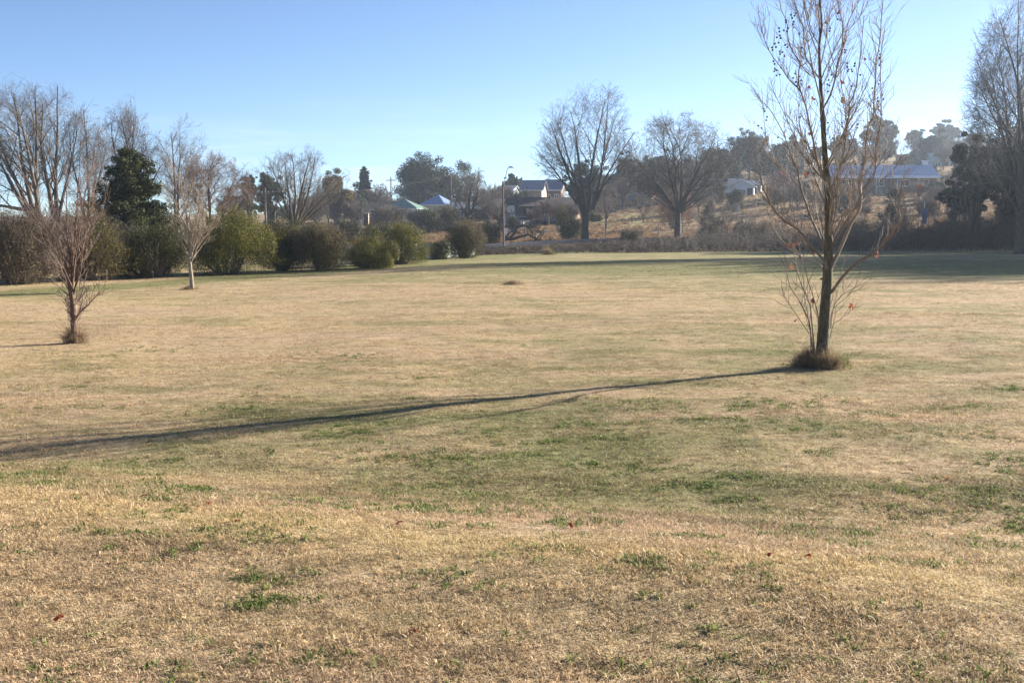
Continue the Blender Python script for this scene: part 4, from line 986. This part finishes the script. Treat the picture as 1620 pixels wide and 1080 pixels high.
# ------------------------------------------------------------------ fences, posts, small things on the slope
def post_fence(label, pts, h=1.0, r=.06, step=4.0, wires=(.35, .65, .92)):
    o = empty('wire_fence', pts[0], label, 'fence'); b = np.array(o.location); P = [np.array(p) - b for p in pts]
    posts = []
    for a, c in zip(P[:-1], P[1:]):
        L = np.linalg.norm(c - a); n = max(1, int(L / step))
        posts += [a + (c - a) * k / n for k in range(n)]
    posts.append(P[-1]); posts = [np.array([p[0], p[1], Z(p[0] + b[0], p[1] + b[1]) - b[2]]) for p in posts]
    rr = random.Random(int(abs(b[0]) * 10))
    for p in posts:
        MB().bar((p[0], p[1], p[2] - .3), (p[0] + rr.uniform(-.06, .06), p[1], p[2] + h * rr.uniform(.85, 1.15)), r, r * .9, 7).build('post', M['timber'], o)
    br = [([p + np.array([0, -r - .004, z * h]) for p in posts], [.008] * len(posts)) for z in wires]
    link('wire', tube_mesh('wire', [(br, 4)], M['steel']), o)
post_fence('timber post and wire fence just beyond the road', [gp(px, Y) for px, Y in ((830, 116), (958, 121), (1042, 125), (1080, 128), (1180, 136))], 1.35, .07, 5.5)
post_fence('second row of fence posts across the sloping lawn', [gp(px, Y) for px, Y in ((930, 148), (1000, 150), (1060, 152), (1130, 155))], 1.2, .07, 3.2)
post_fence('upper garden fence at the top of the lawn', [gp(px, Y) for px, Y in ((950, 186), (1010, 186), (1080, 184))], 1.2, .06, 2.6)
post_fence('fence with a leaning rail below the weatherboard cottage', [gp(px, Y) for px, Y in ((1160, 166), (1195, 164), (1250, 160), (1330, 156))], 1.5, .1, 3.4)
M['kioskgreen'] = mat_plain('pale_green_paint', (.33, .50, .45), .5, .1, 3)
kb = empty('utility_cabinet', gp(1165, 160), 'pale green utility cabinet by the fence below the cottage', 'cabinet')
MB().box(-.42, .42, -.3, .3, -.1, 1.25).build('body', M['kioskgreen'], kb, .03); MB().box(-.48, .48, -.36, .36, 1.253, 1.36).build('lid', M['white'], kb, .02); MB().box(-.36, -.02, -.33, -.303, .1, 1.15).box(.02, .36, -.33, -.303, .1, 1.15).build('door', M['white'], kb)
M['blue'] = mat_plain('blue_panel', (.07, .12, .24), .5, .1, 3)
sb = empty('notice_board', gp(1461, 118), 'narrow blue notice board on a post among the saplings', 'sign')
MB().bar((0, 0, -.3), (0, 0, 3.3), .06).build('post', M['steel'], sb); MB().box(-.26, .26, -.12, -.065, 1.0, 2.6).build('panel', M['blue'], sb, .02)
for lab, px, Y, h in (('white round topped marker beside the street lamp pole', 801, 128, 1.1), ('small white marker peg beside the dark bush', 885, 136, .8)):
    mk = empty('marker_post', gp(px, Y), lab, 'marker'); MB().bar((0, 0, -.2), (0, 0, h * .6), .05).build('post', M['white'], mk)
    MB().bar((0, -.05, h * .7), (0, .05, h * .7), h * .3, h * .3, 18).build('disc', M['white'], mk, .01)

# fallen tree beside the road
ft = gp(802, 112); fr = random.Random(8); out = {}
ftr = empty('fallen_tree', ft, 'dead dark fallen tree with twisted limbs lying by the road', 'tree')
big, small = [], []
for px, dy, r0 in (([(798, 380), (806, 377), (813, 371), (818, 359), (827, 356), (838, 361), (846, 359), (853, 362)], .8, .16), ([(799, 378), (812, 378), (824, 374), (836, 371), (845, 376), (852, 382), (857, 372)], -.6, .17),
                   ([(806, 384), (822, 385), (838, 384), (849, 379), (856, 369)], .3, .13), ([(800, 376), (805, 368), (812, 366), (822, 368)], -.9, .11), ([(838, 361), (843, 369), (840, 376)], .5, .09)):
    q = [at(a, b, 112 + dy * k / len(px)) - ft for k, (a, b) in enumerate(px)]
    big.append((q, [r0 * (1 - .75 * k / (len(q) - 1)) for k in range(len(q))]))
    for k in range(1, len(q)):
        for _ in range(5): 
            a, b, _d = limb(fr, tuple(q[k]), tilt(fr, (0, 0, 1), R(fr.uniform(20, 100))), fr.uniform(.4, 1.1), .03, 5, .3, .0, .01); small.append((a, b))
link('trunk', tube_mesh('trunk', [(big, 8)], M['bark_dark']), ftr); link('limbs', tube_mesh('limbs', [(small, 4)], M['twig_dark']), ftr)

# ------------------------------------------------------------------ trees
BIG = dict(kids=[10, 7, 6, 4], lo=[.14, .1, .08, .08], ratio=[.58, .56, .58, .62], rmin=.0052, wig=.06, trop=[0, .04, .03, .02], ang=[R(36), R(38), R(40), R(42)])
def stems_px(Y, base, tips, r):
    """stems given by where they start and end on the picture plane at depth Y, with real depth spread"""
    st = []; rr = random.Random(int(Y * 7 + tips[0][0][0])); s = Y / F
    for (a, b), (c, d), k in tips:
        p = np.array([(a - base[0]) * s, 0, (base[1] - b) * s]); q = np.array([(c - base[0]) * s, 0, (base[1] - d) * s]); v = q - p; L = np.linalg.norm(v)
        v = v + np.array([0, rr.uniform(-.4, .4) * L, 0])
        st.append((tuple(p), tuple(v), L, r * k))
    return st
ENV = {53: (-85, 138, 137, 400), 54: (38, 152, 139, 400), 55: (104, 190, 168, 400), 56: (148, 276, 162, 420), 57: (236, 358, 180, 420), 58: (264, 412, 234, 440), 59: (396, 560, 234, 400),
       60: (686, 794, 265, 390), 51: (846, 1016, 122, 370), 52: (962, 1168, 178, 350), 64: (1522, 1705, -40, 410), 61: (938, 986, 288, 352)}
def placed(name, label, px, Y, base_py, tips, r, bark, twig, seed, P=None, trunk=None, group=None):
    if seed in ENV:
        x0, x1, y0, y1 = ENV[seed]; s_ = Y / F; fy = pix(gp(px, Y))[1]; rx = (x1 - x0) / 2 * s_
        P = dict(P or {}); P['env'] = (((x0 + x1) / 2 - px) * s_, (fy - (y0 + y1) / 2) * s_, rx, rx * 1.05, (y1 - y0) / 2 * s_)
    g = gp(px, Y); s = Y / F
    # base_py: image row of the trunk foot on the terrain
    foot = pix(g)[1]
    return bare_tree(name, label, 'tree', g, seed, stems_px(Y, (px, foot), tips, r), M[bark], M[twig], P, trunk, group)
# tall bare tree by the road
g = gp(925, 112); foot = pix(g)[1]; s = 112 / F
placed('bare_tree', 'tall bare tree with several upright limbs beside the road', 925, 112, 378,
       [((921, 338), (868, 165), 1), ((922, 336), (893, 150), .9), ((925, 335), (918, 140), 1.0), ((930, 336), (950, 125), 1.1), ((938, 330), (985, 145), .9), ((940, 325), (1010, 190), .75), ((912, 322), (858, 225), .7), ((936, 332), (966, 150), .8), ((905, 300), (852, 262), .4), ((942, 310), (1000, 235), .5), ((924, 330), (905, 185), .7)], .19, 'bark_dark', 'twig_dark', 51,
       dict(BIG, kids=[9, 7, 5, 4], ratio=[.46, .54, .56, .6], rmin=.007, lo=[.22, .12, .1, .1]), ((foot - 336) * s, .40, .33))
g = gp(1072, 118); foot = pix(g)[1]; s = 118 / F
placed('bare_tree', 'spreading bare tree with a domed crown and a thick straight trunk', 1072, 118, 373,
       [((1071, 335), (990, 225), 1), ((1071, 332), (1030, 205), 1), ((1072, 330), (1062, 190), 1), ((1074, 332), (1095, 190), 1), ((1074, 334), (1125, 205), .95), ((1073, 336), (1150, 235), .85), ((1072, 336), (1000, 250), .7), ((1074, 337), (1130, 265), .6), ((1072, 338), (978, 272), .55), ((1075, 336), (1165, 262), .55), ((1073, 338), (1014, 300), .5), ((1074, 338), (1138, 298), .5), ((1072, 333), (1045, 210), .8), ((1075, 333), (1112, 215), .8)], .17, 'bark_dark', 'twig_dark', 52,
       dict(BIG, kids=[10, 7, 6, 4], rmin=.008, wig=.1, ang=[R(42), R(42), R(42), R(42)]), ((foot - 333) * s, .34, .30))
placed('bare_tree', 'large bare tree with fanned leaning trunks at the left edge', 62, 74, 0, [((58, 350), (-10, 170), 1), ((60, 350), (20, 150), 1.1), ((62, 350), (50, 142), 1.2), ((66, 350), (82, 150), 1.0), ((56, 348), (-60, 230), 1.0), ((52, 335), (-70, 300), .8)], .17, 'bark_grey', 'twig_grey', 53, BIG)
placed('bare_tree', 'upright bare tree just right of the fanned trunks', 90, 76, 0, [((88, 350), (78, 140), 1.2), ((92, 350), (104, 142), 1.2), ((94, 350), (128, 160), .9), ((86, 350), (60, 170), .8)], .15, 'bark_grey', 'twig_grey', 54, BIG)
placed('bare_tree', 'slim dark bare tree left of the conifer', 141, 78, 0, [((140, 352), (138, 172), 1.1), ((142, 352), (160, 178), 1), ((138, 352), (118, 195), .8), ((142, 350), (180, 205), .6)], .13, 'bark_dark', 'twig_grey', 55, BIG)
placed('bare_tree', 'bare tree whose crown shows directly above the conifer', 208, 84, 0, [((206, 352), (178, 172), 1), ((210, 352), (205, 165), 1), ((212, 352), (236, 168), 1), ((214, 352), (265, 195), .8), ((204, 352), (158, 205), .7), ((211, 350), (222, 164), .8)], .15, 'bark_grey', 'twig_brown', 56, dict(BIG, ratio=[.5, .55, .56, .62]))
placed('bare_tree', 'bare tree leaning right behind the pale sapling', 278, 86, 0, [((278, 354), (265, 200), 1), ((280, 354), (295, 190), 1), ((282, 354), (320, 200), .9), ((284, 354), (335, 230), .8)], .14, 'bark_grey', 'twig_brown', 57, dict(BIG, ratio=[.52, .55, .56, .62], wig=.09))
placed('bare_tree', 'low broad reddish twiggy tree behind the olive bush', 335, 80, 0, [((333, 356), (300, 255), 1), ((335, 356), (325, 242), 1), ((337, 356), (348, 248), 1), ((339, 356), (372, 268), .9), ((340, 356), (392, 300), .8), ((331, 356), (290, 290), .8)], .1, 'bark_red', 'twig_red', 58, dict(BIG, ratio=[.56, .56, .56, .62], kids=[11, 8, 7, 5], wig=.12))
placed('bare_tree', 'many stemmed bare tree spreading above the dark bushes', 466, 88, 0,
       [((462, 356), (412, 262), .7), ((464, 356), (448, 250), .9), ((466, 356), (462, 240), 1.1), ((468, 356), (487, 240), 1.1), ((470, 356), (508, 252), .9), ((476, 356), (545, 270), .9), ((474, 356), (552, 295), .7), ((462, 354), (430, 250), .8), ((471, 356), (528, 260), .7)], .13, 'bark_grey', 'twig_grey', 59, dict(BIG, ratio=[.5, .54, .55, .6], kids=[9, 7, 5, 4]))
placed('bare_tree', 'gnarled old bare tree left of the street lamp', 744, 150, 0,
       [((741, 345), (722, 280), .8), ((742, 342), (757, 272), 1), ((744, 340), (775, 280), 1), ((742, 345), (718, 305), .7), ((746, 345), (790, 305), .7), ((743, 340), (740, 285), .7)], .22, 'bark_dark', 'twig_grey', 60, dict(BIG, ratio=[.6, .58, .56, .6], wig=.17, kids=[8, 7, 6, 4], rmin=.010))
placed('bare_tree', 'bare fruit tree in the lawn beside the tall trunk', 959, 142, 0, [((959, 345), (948, 300), 1), ((959, 345), (958, 292), 1), ((960, 345), (970, 298), 1), ((960, 346), (980, 312), .8), ((958, 346), (942, 318), .8)], .09, 'bark_grey', 'twig_brown', 61, dict(BIG, levels=3, ratio=[.5, .5, .5], kids=[10, 8, 7], rmin=.012), (1.6, .14, .10))
lawn_tree = placed('bare_tree', 'small vase shaped bare tree left of the domed tree', 1018, 152, 0, [((1018, 345), (1002, 318), 1), ((1018, 345), (1012, 312), 1), ((1018, 345), (1025, 312), 1), ((1018, 345), (1036, 320), 1)], .07, 'bark_grey', 'twig_brown', 62, dict(BIG, levels=3, ratio=[.5, .5, .5], kids=[10, 8, 7], rmin=.012), (1.0, .11, .08))
placed('bare_tree', 'dense brown many stemmed thicket tree before the cottage', 1142, 104, 0, [((1130, 388), (1112, 335), 1), ((1136, 388), (1124, 322), 1), ((1142, 388), (1138, 318), 1), ((1146, 388), (1152, 328), 1), ((1152, 388), (1170, 345), 1), ((1138, 388), (1120, 330), .8), ((1150, 388), (1182, 345), .8)], .05, 'bark_dark', 'twig_brown', 63, dict(BIG, levels=3, ratio=[.4, .5, .5], kids=[14, 9, 7], rmin=.01))
# right hand trees
placed('bare_tree', 'very tall bare tree at the right edge of the photo', 1612, 78, 0, [((1612, 330), (1560, 90), .9), ((1612, 320), (1590, 30), 1.1), ((1614, 310), (1625, -10), 1.2), ((1614, 330), (1660, 40), 1), ((1610, 345), (1545, 190), .7), ((1616, 335), (1700, 120), .8), ((1612, 300), (1570, 50), .8), ((1612, 315), (1548, 140), .6), ((1613, 310), (1600, 5), .8), ((1612, 325), (1580, 110), .6)], .15, 'bark_dark', 'twig_dark', 64, dict(BIG, kids=[11, 7, 6, 4], rmin=.007), (2.6, .32, .27))
for k, (px, Y, h, lab) in enumerate(((1415, 88, 3.6, 'slim leafless sapling in the shaded thicket behind the plane tree'), (1447, 90, 4.4, 'tallest slim leafless sapling left of the blue notice board'), (1487, 89, 4.0, 'slim leafless sapling right of the blue notice board'), (1510, 92, 3.5, 'short leafless sapling close beside the dark pine'))):
    rr = random.Random(70 + k); st = [((0, 0, .1), (rr.uniform(-.35, .35), rr.uniform(-.3, .3), 1), h * rr.uniform(.7, 1), .03) for _ in range(4)]
    bare_tree('bare_sapling', lab, 'tree', gp(px, Y), 70 + k, st, M['bark_dark'], M['twig_brown'], dict(BIG, levels=3, ratio=[.3, .5, .5], kids=[7, 5, 4], rmin=.006), group='leafless saplings in the shaded thicket')
sap0 = [o for o in COL.objects if o.name.startswith('bare_sapling') and o.get('group') == 'leafless saplings in the shaded thicket'][0]
rr = random.Random(404)
for px_, Y_, sc_ in ((1238, 128, .9), (1262, 134, .8), (1300, 140, .8), (1338, 126, .9), (1362, 118, .8), (1395, 108, 1.0), (1432, 112, 1.0), (1470, 100, 1.1), (1500, 104, 1.0), (1528, 98, 1.0), (1552, 108, 1.1), (1580, 112, 1.1), (1598, 92, 1.0), (1196, 120, .7), (1120, 130, .6), (1090, 140, .6)):
    dup(sap0, gp(px_, Y_), rr.uniform(0, 6.28), 'thin leafless sapling scattered over the slope behind the brambles', sc_ * rr.uniform(.85, 1.15), 'thin saplings on the slope')
# trees whose shadows fall across the far right of the field
shade = []
for k, (x, y, h) in enumerate(((52, 62, 12), (47, 67, 11.5), (43, 71, 12), (39.5, 75, 11), (57, 68, 13), (51, 74, 13), (62, 64, 13), (50, 84, 13), (54, 74, 13), (60, 90, 15), (63, 79, 13), (68, 97, 15), (72, 86, 15), (62, 105, 14), (66, 118, 15), (76, 108, 15), (84, 98, 15), (90, 122, 16))):
    lab = 'bare tree standing beyond the right edge of the photo, known by its shadow'
    if k == 0:
        sh0 = bare_tree('bare_tree', lab, 'tree', (x, y, Z(x, y)), 80, ring_stems(random.Random(80), 7, 2.6, .15, 9, R(34)), M['bark_dark'], M['twig_dark'], dict(BIG, ratio=[.5, .52, .52, .6], rmin=.012, kids=[11, 8, 7, 4]), (2.8, .34, .28), group='trees beyond the right edge')
    else: dup(sh0, (x, y, Z(x, y)), k * 1.7, lab, h / 13.0)
print('bare', time.time() - T0)
# evergreens
g = gp(208, 62); conifer('dark green conifer with shaggy drooping boughs behind the bushes', g, (355 - 230) * 62 / F + 2.2, 6.3, 90, n=66000, size=.15, layers=15, round_=.55, bare=.06)
g = gp(577, 255); conifer('dark cone-shaped conifer on the skyline left of the houses', g, 2 + (355 - 263) * 255 / F - g[2], 40 * 255 / F, 91, n=26000, size=.42, layers=26, round_=.5, leaf='leaf_conifer')
def ev(label, x0, x1, top, Y, seed, leaf='leaf_gum', n=9000, size=None, nclump=26, th=.3, name='evergreen_tree', flat=.2, cr=.17):
    g = gp((x0 + x1) / 2, Y); h = CZ + (HOR - top) * Y / F - g[2]
    return gum(label, g, h, (x1 - x0) * Y / F, seed, leaf, n, size or Y * .0013, nclump, th, name, 'evergreens among the houses', flat, cr)
ev('big dark evergreen with a broad billowing crown behind the blue pyramid roof', 628, 738, 254, 262, 101, 'leaf_conifer', 20000, .42, 40, .12)
ev('round gum tree at the left end of the skyline', 380, 412, 277, 180, 102)
ev('dark gum tree seen through the many stemmed bare tree', 405, 456, 268, 170, 103, th=.12)
ev('grey-green gum tree right of the many stemmed bare tree', 505, 560, 266, 190, 104, 'leaf_mixed', th=.1)
ev('evergreen tree filling the gap behind the tall bare tree', 893, 952, 240, 172, 105, th=.08)
ev('bushy evergreen at the skyline right of the street lamp', 797, 822, 275, 255, 106, n=5000)
ev('smaller round evergreen beside the slate-blue roof', 811, 830, 279, 262, 107, n=4000)
ev('blue-green tree behind the tall bare tree on its right', 968, 1010, 252, 262, 108, th=.1)
ev('gum tree between the two big bare trees', 1000, 1042, 258, 280, 109, th=.1)
ev('hazy gum tree seen through the right of the domed tree', 1108, 1160, 234, 262, 110, th=.12)
ev('tall spreading gum with a rounded top left of the plane tree', 1152, 1216, 214, 240, 111, n=12000, nclump=30)
ev('gum tree behind the plane tree trunk', 1312, 1346, 222, 290, 112, n=6000)
ev('tall gum with a ragged crown right of the plane tree', 1362, 1420, 188, 300, 113, n=11000, nclump=30, cr=.14)
ev('small leaning tree on the hill crest', 1432, 1460, 206, 360, 114, n=4000)
ev('flat topped pine on the crest of the hill', 1474, 1522, 204, 365, 115, n=9000, th=.4, flat=.45)
ev('dense tree behind the long blue iron roof', 1420, 1475, 250, 262, 116, th=.05, n=9000)
ev('dark pine with a leaning trunk left of the tallest bare tree', 1502, 1572, 208, 92, 117, 'leaf_pine', 15000, .2, 30, .2, cr=.15)
ev('dark shaggy evergreen at the right edge below the bare tree', 1556, 1640, 215, 100, 118, 'leaf_pine', 16000, .2, 34, .1)
ev('blackish bushy pine right behind the slim saplings', 1488, 1530, 268, 112, 121, 'leaf_pine', 6000, .2, 20, .1)
ev('low grey tree behind the leaning fence', 1225, 1262, 262, 236, 119, 'leaf_mixed', 6000, th=.1)
for x_, y_, h_ in ((46, 69, 9), (55, 66, 10), (50, 96, 13), (60, 108, 14), (70, 101, 14), (56, 122, 14)):
    gum('dark evergreen beyond the right edge of the photo, known by its shade', (x_, y_, Z(x_, y_)), h_, h_ * .75, int(x_ * 3 + y_), 'leaf_pine', 5000, .3, 22, .15, 'evergreen_tree', 'evergreens beyond the right edge')
# further wooded hill
hz = []
rr = random.Random(33)
kinds = ('grey-green tree', 'bare brown tree')
far_ev = gum('hazy grey-green tree on the wooded hill', gp(1040, 330), 9, 11, 130, 'leaf_gum', 5000, .5, 22, .1, 'evergreen_tree', 'trees on the hazy hill')
rb = random.Random(131)
far_bare = bare_tree('bare_tree', 'hazy brown leafless tree on the wooded hill', 'tree', gp(1000, 320), 132, ring_stems(rb, 7, 1.6, .13, 6, R(38)), M['bark_grey'], M['twig_brown'], dict(BIG, levels=3, ratio=[.55, .55, .5], kids=[11, 9, 7], rmin=.03), (1.8, .25, .2), 'trees on the hazy hill')
for k in range(150):
    px = rr.uniform(940, 1640) if k < 50 or k >= 64 else rr.uniform(350, 940)
    Y = (rr.uniform(275, 420) if k % 2 else rr.uniform(205, 290)) if k < 96 else rr.uniform(128, 235)
    if k < 96 and Y < 290 and 1270 < px < 1480: Y = rr.uniform(255, 300)
    if k >= 96 and (abs(px - 1172) < 45 or 940 < px < 1050): px = rr.uniform(1220, 1620)
    near = k >= 96
    src = far_ev if rr.random() < (.35 if near else .6) else far_bare
    lab = ('low dark green shrub' if src is far_ev else 'low brown leafless tree') + ' dotted over the dry slope below the houses' if near else None
    dup(src, gp(px, Y), rr.uniform(0, 6.28), lab, rr.uniform(.18, .36) if near else rr.uniform(.34, .8), 'shrubs dotted over the slope' if near else None)
for k, (px, Y, sc) in enumerate(((480, 200, .7), (520, 205, .8), (545, 210, .75), (600, 240, .8), (640, 250, .6), (775, 190, .7), (792, 215, .7), (985, 200, .6), (1030, 196, .6), (1060, 190, .65), (1095, 200, .7), (940, 190, .6), (560, 185, .55), (500, 180, .6), (868, 156, .42), (888, 152, .38), (846, 158, .3), (905, 150, .36), (790, 160, .4), (772, 158, .42), (630, 190, .4), (605, 188, .42), (655, 185, .35), (1105, 165, .45), (1230, 158, .4), (1262, 154, .42), (1350, 150, .36))):
    dup(far_bare, gp(px, Y), rr.uniform(0, 6.28), 'leafless brown garden tree among the houses', sc, 'garden trees among the houses')
# coloured shrubs and garden bushes
def gshrub(label, x0, x1, top, Y, leaf, seed, n=4000, ntw=300, name='shrub', tm='twig_brown', size=None):
    g = gp((x0 + x1) / 2, Y); w = (x1 - x0) * Y / F; h = max(.5, CZ + (HOR - top) * Y / F - g[2])
    return shrub(label, g, w, w * .8, h, seed, leaf, n, size or Y * .0011, 60, .2, ntw=ntw, name=name, twig_mat=tm, group='shrubs beyond the field')
gshrub('russet leaved tree behind the domed bare tree', 1042, 1092, 296, 135, 'leaf_russet', 141, 5000, 900)
gshrub('maroon leaved shrub between the cottage and plane tree', 1212, 1262, 272, 172, 'leaf_maroon', 142, 4500, 800)
gshrub('dark evergreen bush at the cottage corner', 1150, 1176, 300, 160, 'leaf_dark', 143)
gshrub('narrow dark cypress beside the brick chimney', 1132, 1146, 290, 180, 'leaf_conifer', 144, 2500, 0, 'cypress')
gshrub('low green shrub at the left foot of the brown thicket', 1102, 1142, 356, 103, 'leaf_mixed', 145)
gshrub('yellowish scrubby bush on the roadside', 982, 1014, 362, 105, 'leaf_mixed', 146, 2500, 500)
gshrub('dark brown-green bush left of the tall tree trunk', 884, 920, 345, 114, 'leaf_dark', 147, 5000, 300)
gshrub('light olive bush above the dark bush', 878, 902, 328, 140, 'leaf_olive', 148, 2500)
gshrub('dark evergreen bush below the blue pyramid roof', 652, 700, 330, 155, 'leaf_dark', 149, 6000)
gshrub('olive bush beside the dark evergreen below the blue roof', 690, 728, 325, 158, 'leaf_mixed', 150, 4000, 600)
gshrub('wide dark bush behind the street lamp foot', 748, 792, 355, 104, 'leaf_dark', 151, 6000)
gshrub('grey-green bush on the pasture left of the low olive bush', 528, 572, 347, 130, 'leaf_dark', 152, 5000)
gshrub('dark hedge behind the tall green bush', 575, 625, 352, 110, 'leaf_dark', 153, 6000)
gshrub('narrow yellow-green cypress among the house gardens', 593, 598, 316, 200, 'leaf_olive', 154, 1500, 0, 'cypress')
gshrub('dark green tree between the white gable and brick house', 806, 846, 300, 190, 'leaf_conifer', 155, 5000, 0)
gshrub('small dark bush on the pasture beside the lamp pole', 800, 822, 342, 150, 'leaf_dark', 156, 2500)
gshrub('dark clipped bush at the top of the lawn', 1022, 1062, 322, 190, 'leaf_dark', 157, 3000)
gshrub('brown bare hedge in front of the brown roofed house', 596, 640, 325, 196, 'leaf_brown', 158, 4000, 800)
gshrub('dark bush right of the tall tree trunk on the lawn', 930, 952, 338, 160, 'leaf_dark', 159, 2500)
gshrub('tall dark bush among the saplings', 1400, 1432, 300, 120, 'leaf_pine', 160, 4500, 200)
gshrub('dark bush right of the plane tree trunk', 1330, 1372, 345, 98, 'leaf_dark', 161, 4500, 600)
gshrub('brown bramble bush left of the plane tree', 1172, 1232, 350, 98, 'leaf_brown', 162, 4500, 1200)
print('evergreens', time.time() - T0)

# bramble bank between field and road
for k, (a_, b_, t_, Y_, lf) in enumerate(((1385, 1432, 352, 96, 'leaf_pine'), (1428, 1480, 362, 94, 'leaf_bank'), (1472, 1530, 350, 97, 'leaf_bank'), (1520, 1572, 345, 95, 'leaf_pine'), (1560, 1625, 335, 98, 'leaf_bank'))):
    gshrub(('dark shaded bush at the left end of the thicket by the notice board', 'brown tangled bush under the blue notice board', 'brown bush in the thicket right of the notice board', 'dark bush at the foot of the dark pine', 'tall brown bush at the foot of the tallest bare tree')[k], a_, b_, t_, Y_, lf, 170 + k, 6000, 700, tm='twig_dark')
def bank():
    rng = np.random.default_rng(200); V0, F0, off = [], [], 0; br = []
    n = 1900
    for k in range(n):
        px = rng.uniform(752, 1900); Y = rng.uniform(81, 97) + max(0, (px - 1000)) * .006
        g = gp(px, Y); base = np.interp(px, [752, 860, 1000, 1150, 1250, 1400, 1620, 1900], [.3, .42, .7, 1.35, 1.5, 1.9, 2.2, 2.2])
        top = base * (.35 + 1.0 * vnoise(px, Y * 6, .03, 9)) * rng.uniform(.7, 1.15)
        cl = [((g[0] + rng.normal() * .5, g[1] + rng.normal() * .5, g[2] + top * q), top * .45 + .08) for q in (.15, .4, .68)]
        V, f = leaf_cloud(rng, cl, 44, .10, .5, .3); V0.append(V); F0.append(f + off); off += len(V)
        for _ in range(6):
            p = g + np.array([rng.normal() * .5, rng.normal() * .5, 0]); d = np.array([rng.normal() * .5, rng.normal() * .4, 1]); L = top * rng.uniform(.7, 1.7)
            br.append(([p, p + d * L * .5, p + d * L + np.array([rng.normal() * .3, 0, -.25 * L])], [.010, .008, .004]))
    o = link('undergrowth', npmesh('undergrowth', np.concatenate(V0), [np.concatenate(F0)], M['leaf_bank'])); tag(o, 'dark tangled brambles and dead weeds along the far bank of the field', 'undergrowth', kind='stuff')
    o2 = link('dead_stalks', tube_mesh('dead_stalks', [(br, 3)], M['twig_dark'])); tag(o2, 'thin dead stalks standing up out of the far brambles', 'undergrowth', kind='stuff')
bank()
# rank pasture grass beyond the road
rg2 = np.random.default_rng(77)
n = 9000; pxs = rg2.uniform(480, 1700, n); Yv = 112 + 120 * rg2.random(n) ** 1.4
xx = (pxs - 810) / F * Yv; zz = zat(xx, Yv)
protos = [tuft_mesh('pasture_tuft', rg2, 26, .4, .42, .06, M['bracken'], 1.2) for _ in range(4)]
scatter('pasture_grass', np.column_stack([xx, Yv, zz]), np.stack([np.zeros(n), np.zeros(n), rg2.uniform(0, 6.28, n)], 1), rg2.uniform(.4, 1.2, n), protos, 'rank dead pasture grass on the slope beyond the road')
# fallen plane leaves on the lawn
fl = None
for k, (a, b) in enumerate([(372, 830), (330, 800), (1215, 883), (1280, 884), (1442, 747), (905, 837), (630, 832), (1040, 787), (228, 788), (90, 985), (655, 1005), (1270, 610), (1232, 600), (1380, 640), (1500, 760)]):
    h = hit(a, b)
    o = bpy.data.objects.new('fallen_leaf', LM[k % 4]); COL.objects.link(o); o.location = (h[0], h[1], h[2] + .03); o.scale = (.36,) * 3
    o.rotation_euler = (prng.uniform(-.5, .5), prng.uniform(-.5, .5), prng.uniform(0, 6.28)); tag(o, 'single curled russet leaf lying on the dry lawn', 'leaf', 'fallen leaves on the lawn')

# ------------------------------------------------------------------ air
HZ = 0.00032
mb = MB().box(-580, 580, -75, 720, -3, 60); hazeo = mb.build('haze', None); tag(hazeo, 'thin bluish winter haze over the whole valley', 'haze', kind='stuff')
m, nt, out = newmat('haze_air'); v = N(nt, 'ShaderNodeVolumePrincipled', {'Color': (.72, .84, 1.0, 1), 'Density': HZ, 'Anisotropy': .5}); nt.links.new(v.outputs[0], out.inputs['Volume'])
hazeo.data.materials.append(m)

# ------------------------------------------------------------------ light
AZ, EL = R(57), R(17.2)
wd = bpy.data.worlds.new('World'); scene.world = wd; wd.use_nodes = True; nt = wd.node_tree; nt.nodes.clear()
sky = nt.nodes.new('ShaderNodeTexSky'); sky.sky_type = 'NISHITA'; sky.sun_disc = False; sky.sun_elevation = EL; sky.sun_rotation = AZ; sky.air_density = .6; sky.dust_density = .1; sky.ozone_density = 3.0; sky.altitude = 600
bg = nt.nodes.new('ShaderNodeBackground'); bg.inputs[1].default_value = .054; wo = nt.nodes.new('ShaderNodeOutputWorld')
tcw = N(nt, 'ShaderNodeTexCoord'); mpw = N(nt, 'ShaderNodeMapping', {'Vector': tcw.outputs['Generated'], 'Scale': (2.2, 2.2, 26)})
cn = noise(nt, mpw.outputs[0], 2.4, 6, .6, .4); sz = N(nt, 'ShaderNodeSeparateXYZ', {0: tcw.outputs['Generated']}).outputs[2]
band_ = ramp(nt, sz, [(.0, 0.0), (.03, .9), (.065, .4), (.11, 0.0)]); cm = math_(nt, 'MULTIPLY', ramp(nt, cn, [(.5, 0.0), (.72, 1.0)]), band_)
skc = mixc(nt, cm, sky.outputs[0], (5.2, 5.6, 6.4)); nt.links.new(skc, bg.inputs[0]); nt.links.new(bg.outputs[0], wo.inputs[0])
sd = bpy.data.lights.new('sun', 'SUN'); sd.energy = 5.0; sd.angle = R(.6); sd.color = (1, .925, .82); so = bpy.data.objects.new('sun', sd); COL.objects.link(so)
sv = Vector((math.sin(AZ) * math.cos(EL), math.cos(AZ) * math.cos(EL), math.sin(EL))); so.rotation_euler = (-sv).to_track_quat('-Z', 'Y').to_euler(); so.location = (60, 40, 60)

vs_ = scene.view_settings; vs_.view_transform = 'Standard'; vs_.look = 'None'; vs_.gamma = 1.0; vs_.exposure = 1.84; vs_.use_curve_mapping = False
scene.render.engine = 'CYCLES'; cy = scene.cycles
cy.max_bounces = 6; cy.diffuse_bounces = 3; cy.transmission_bounces = 4; cy.volume_bounces = 0; cy.transparent_max_bounces = 8; cy.use_denoising = True; cy.denoising_prefilter = 'ACCURATE'
print('done', time.time() - T0)
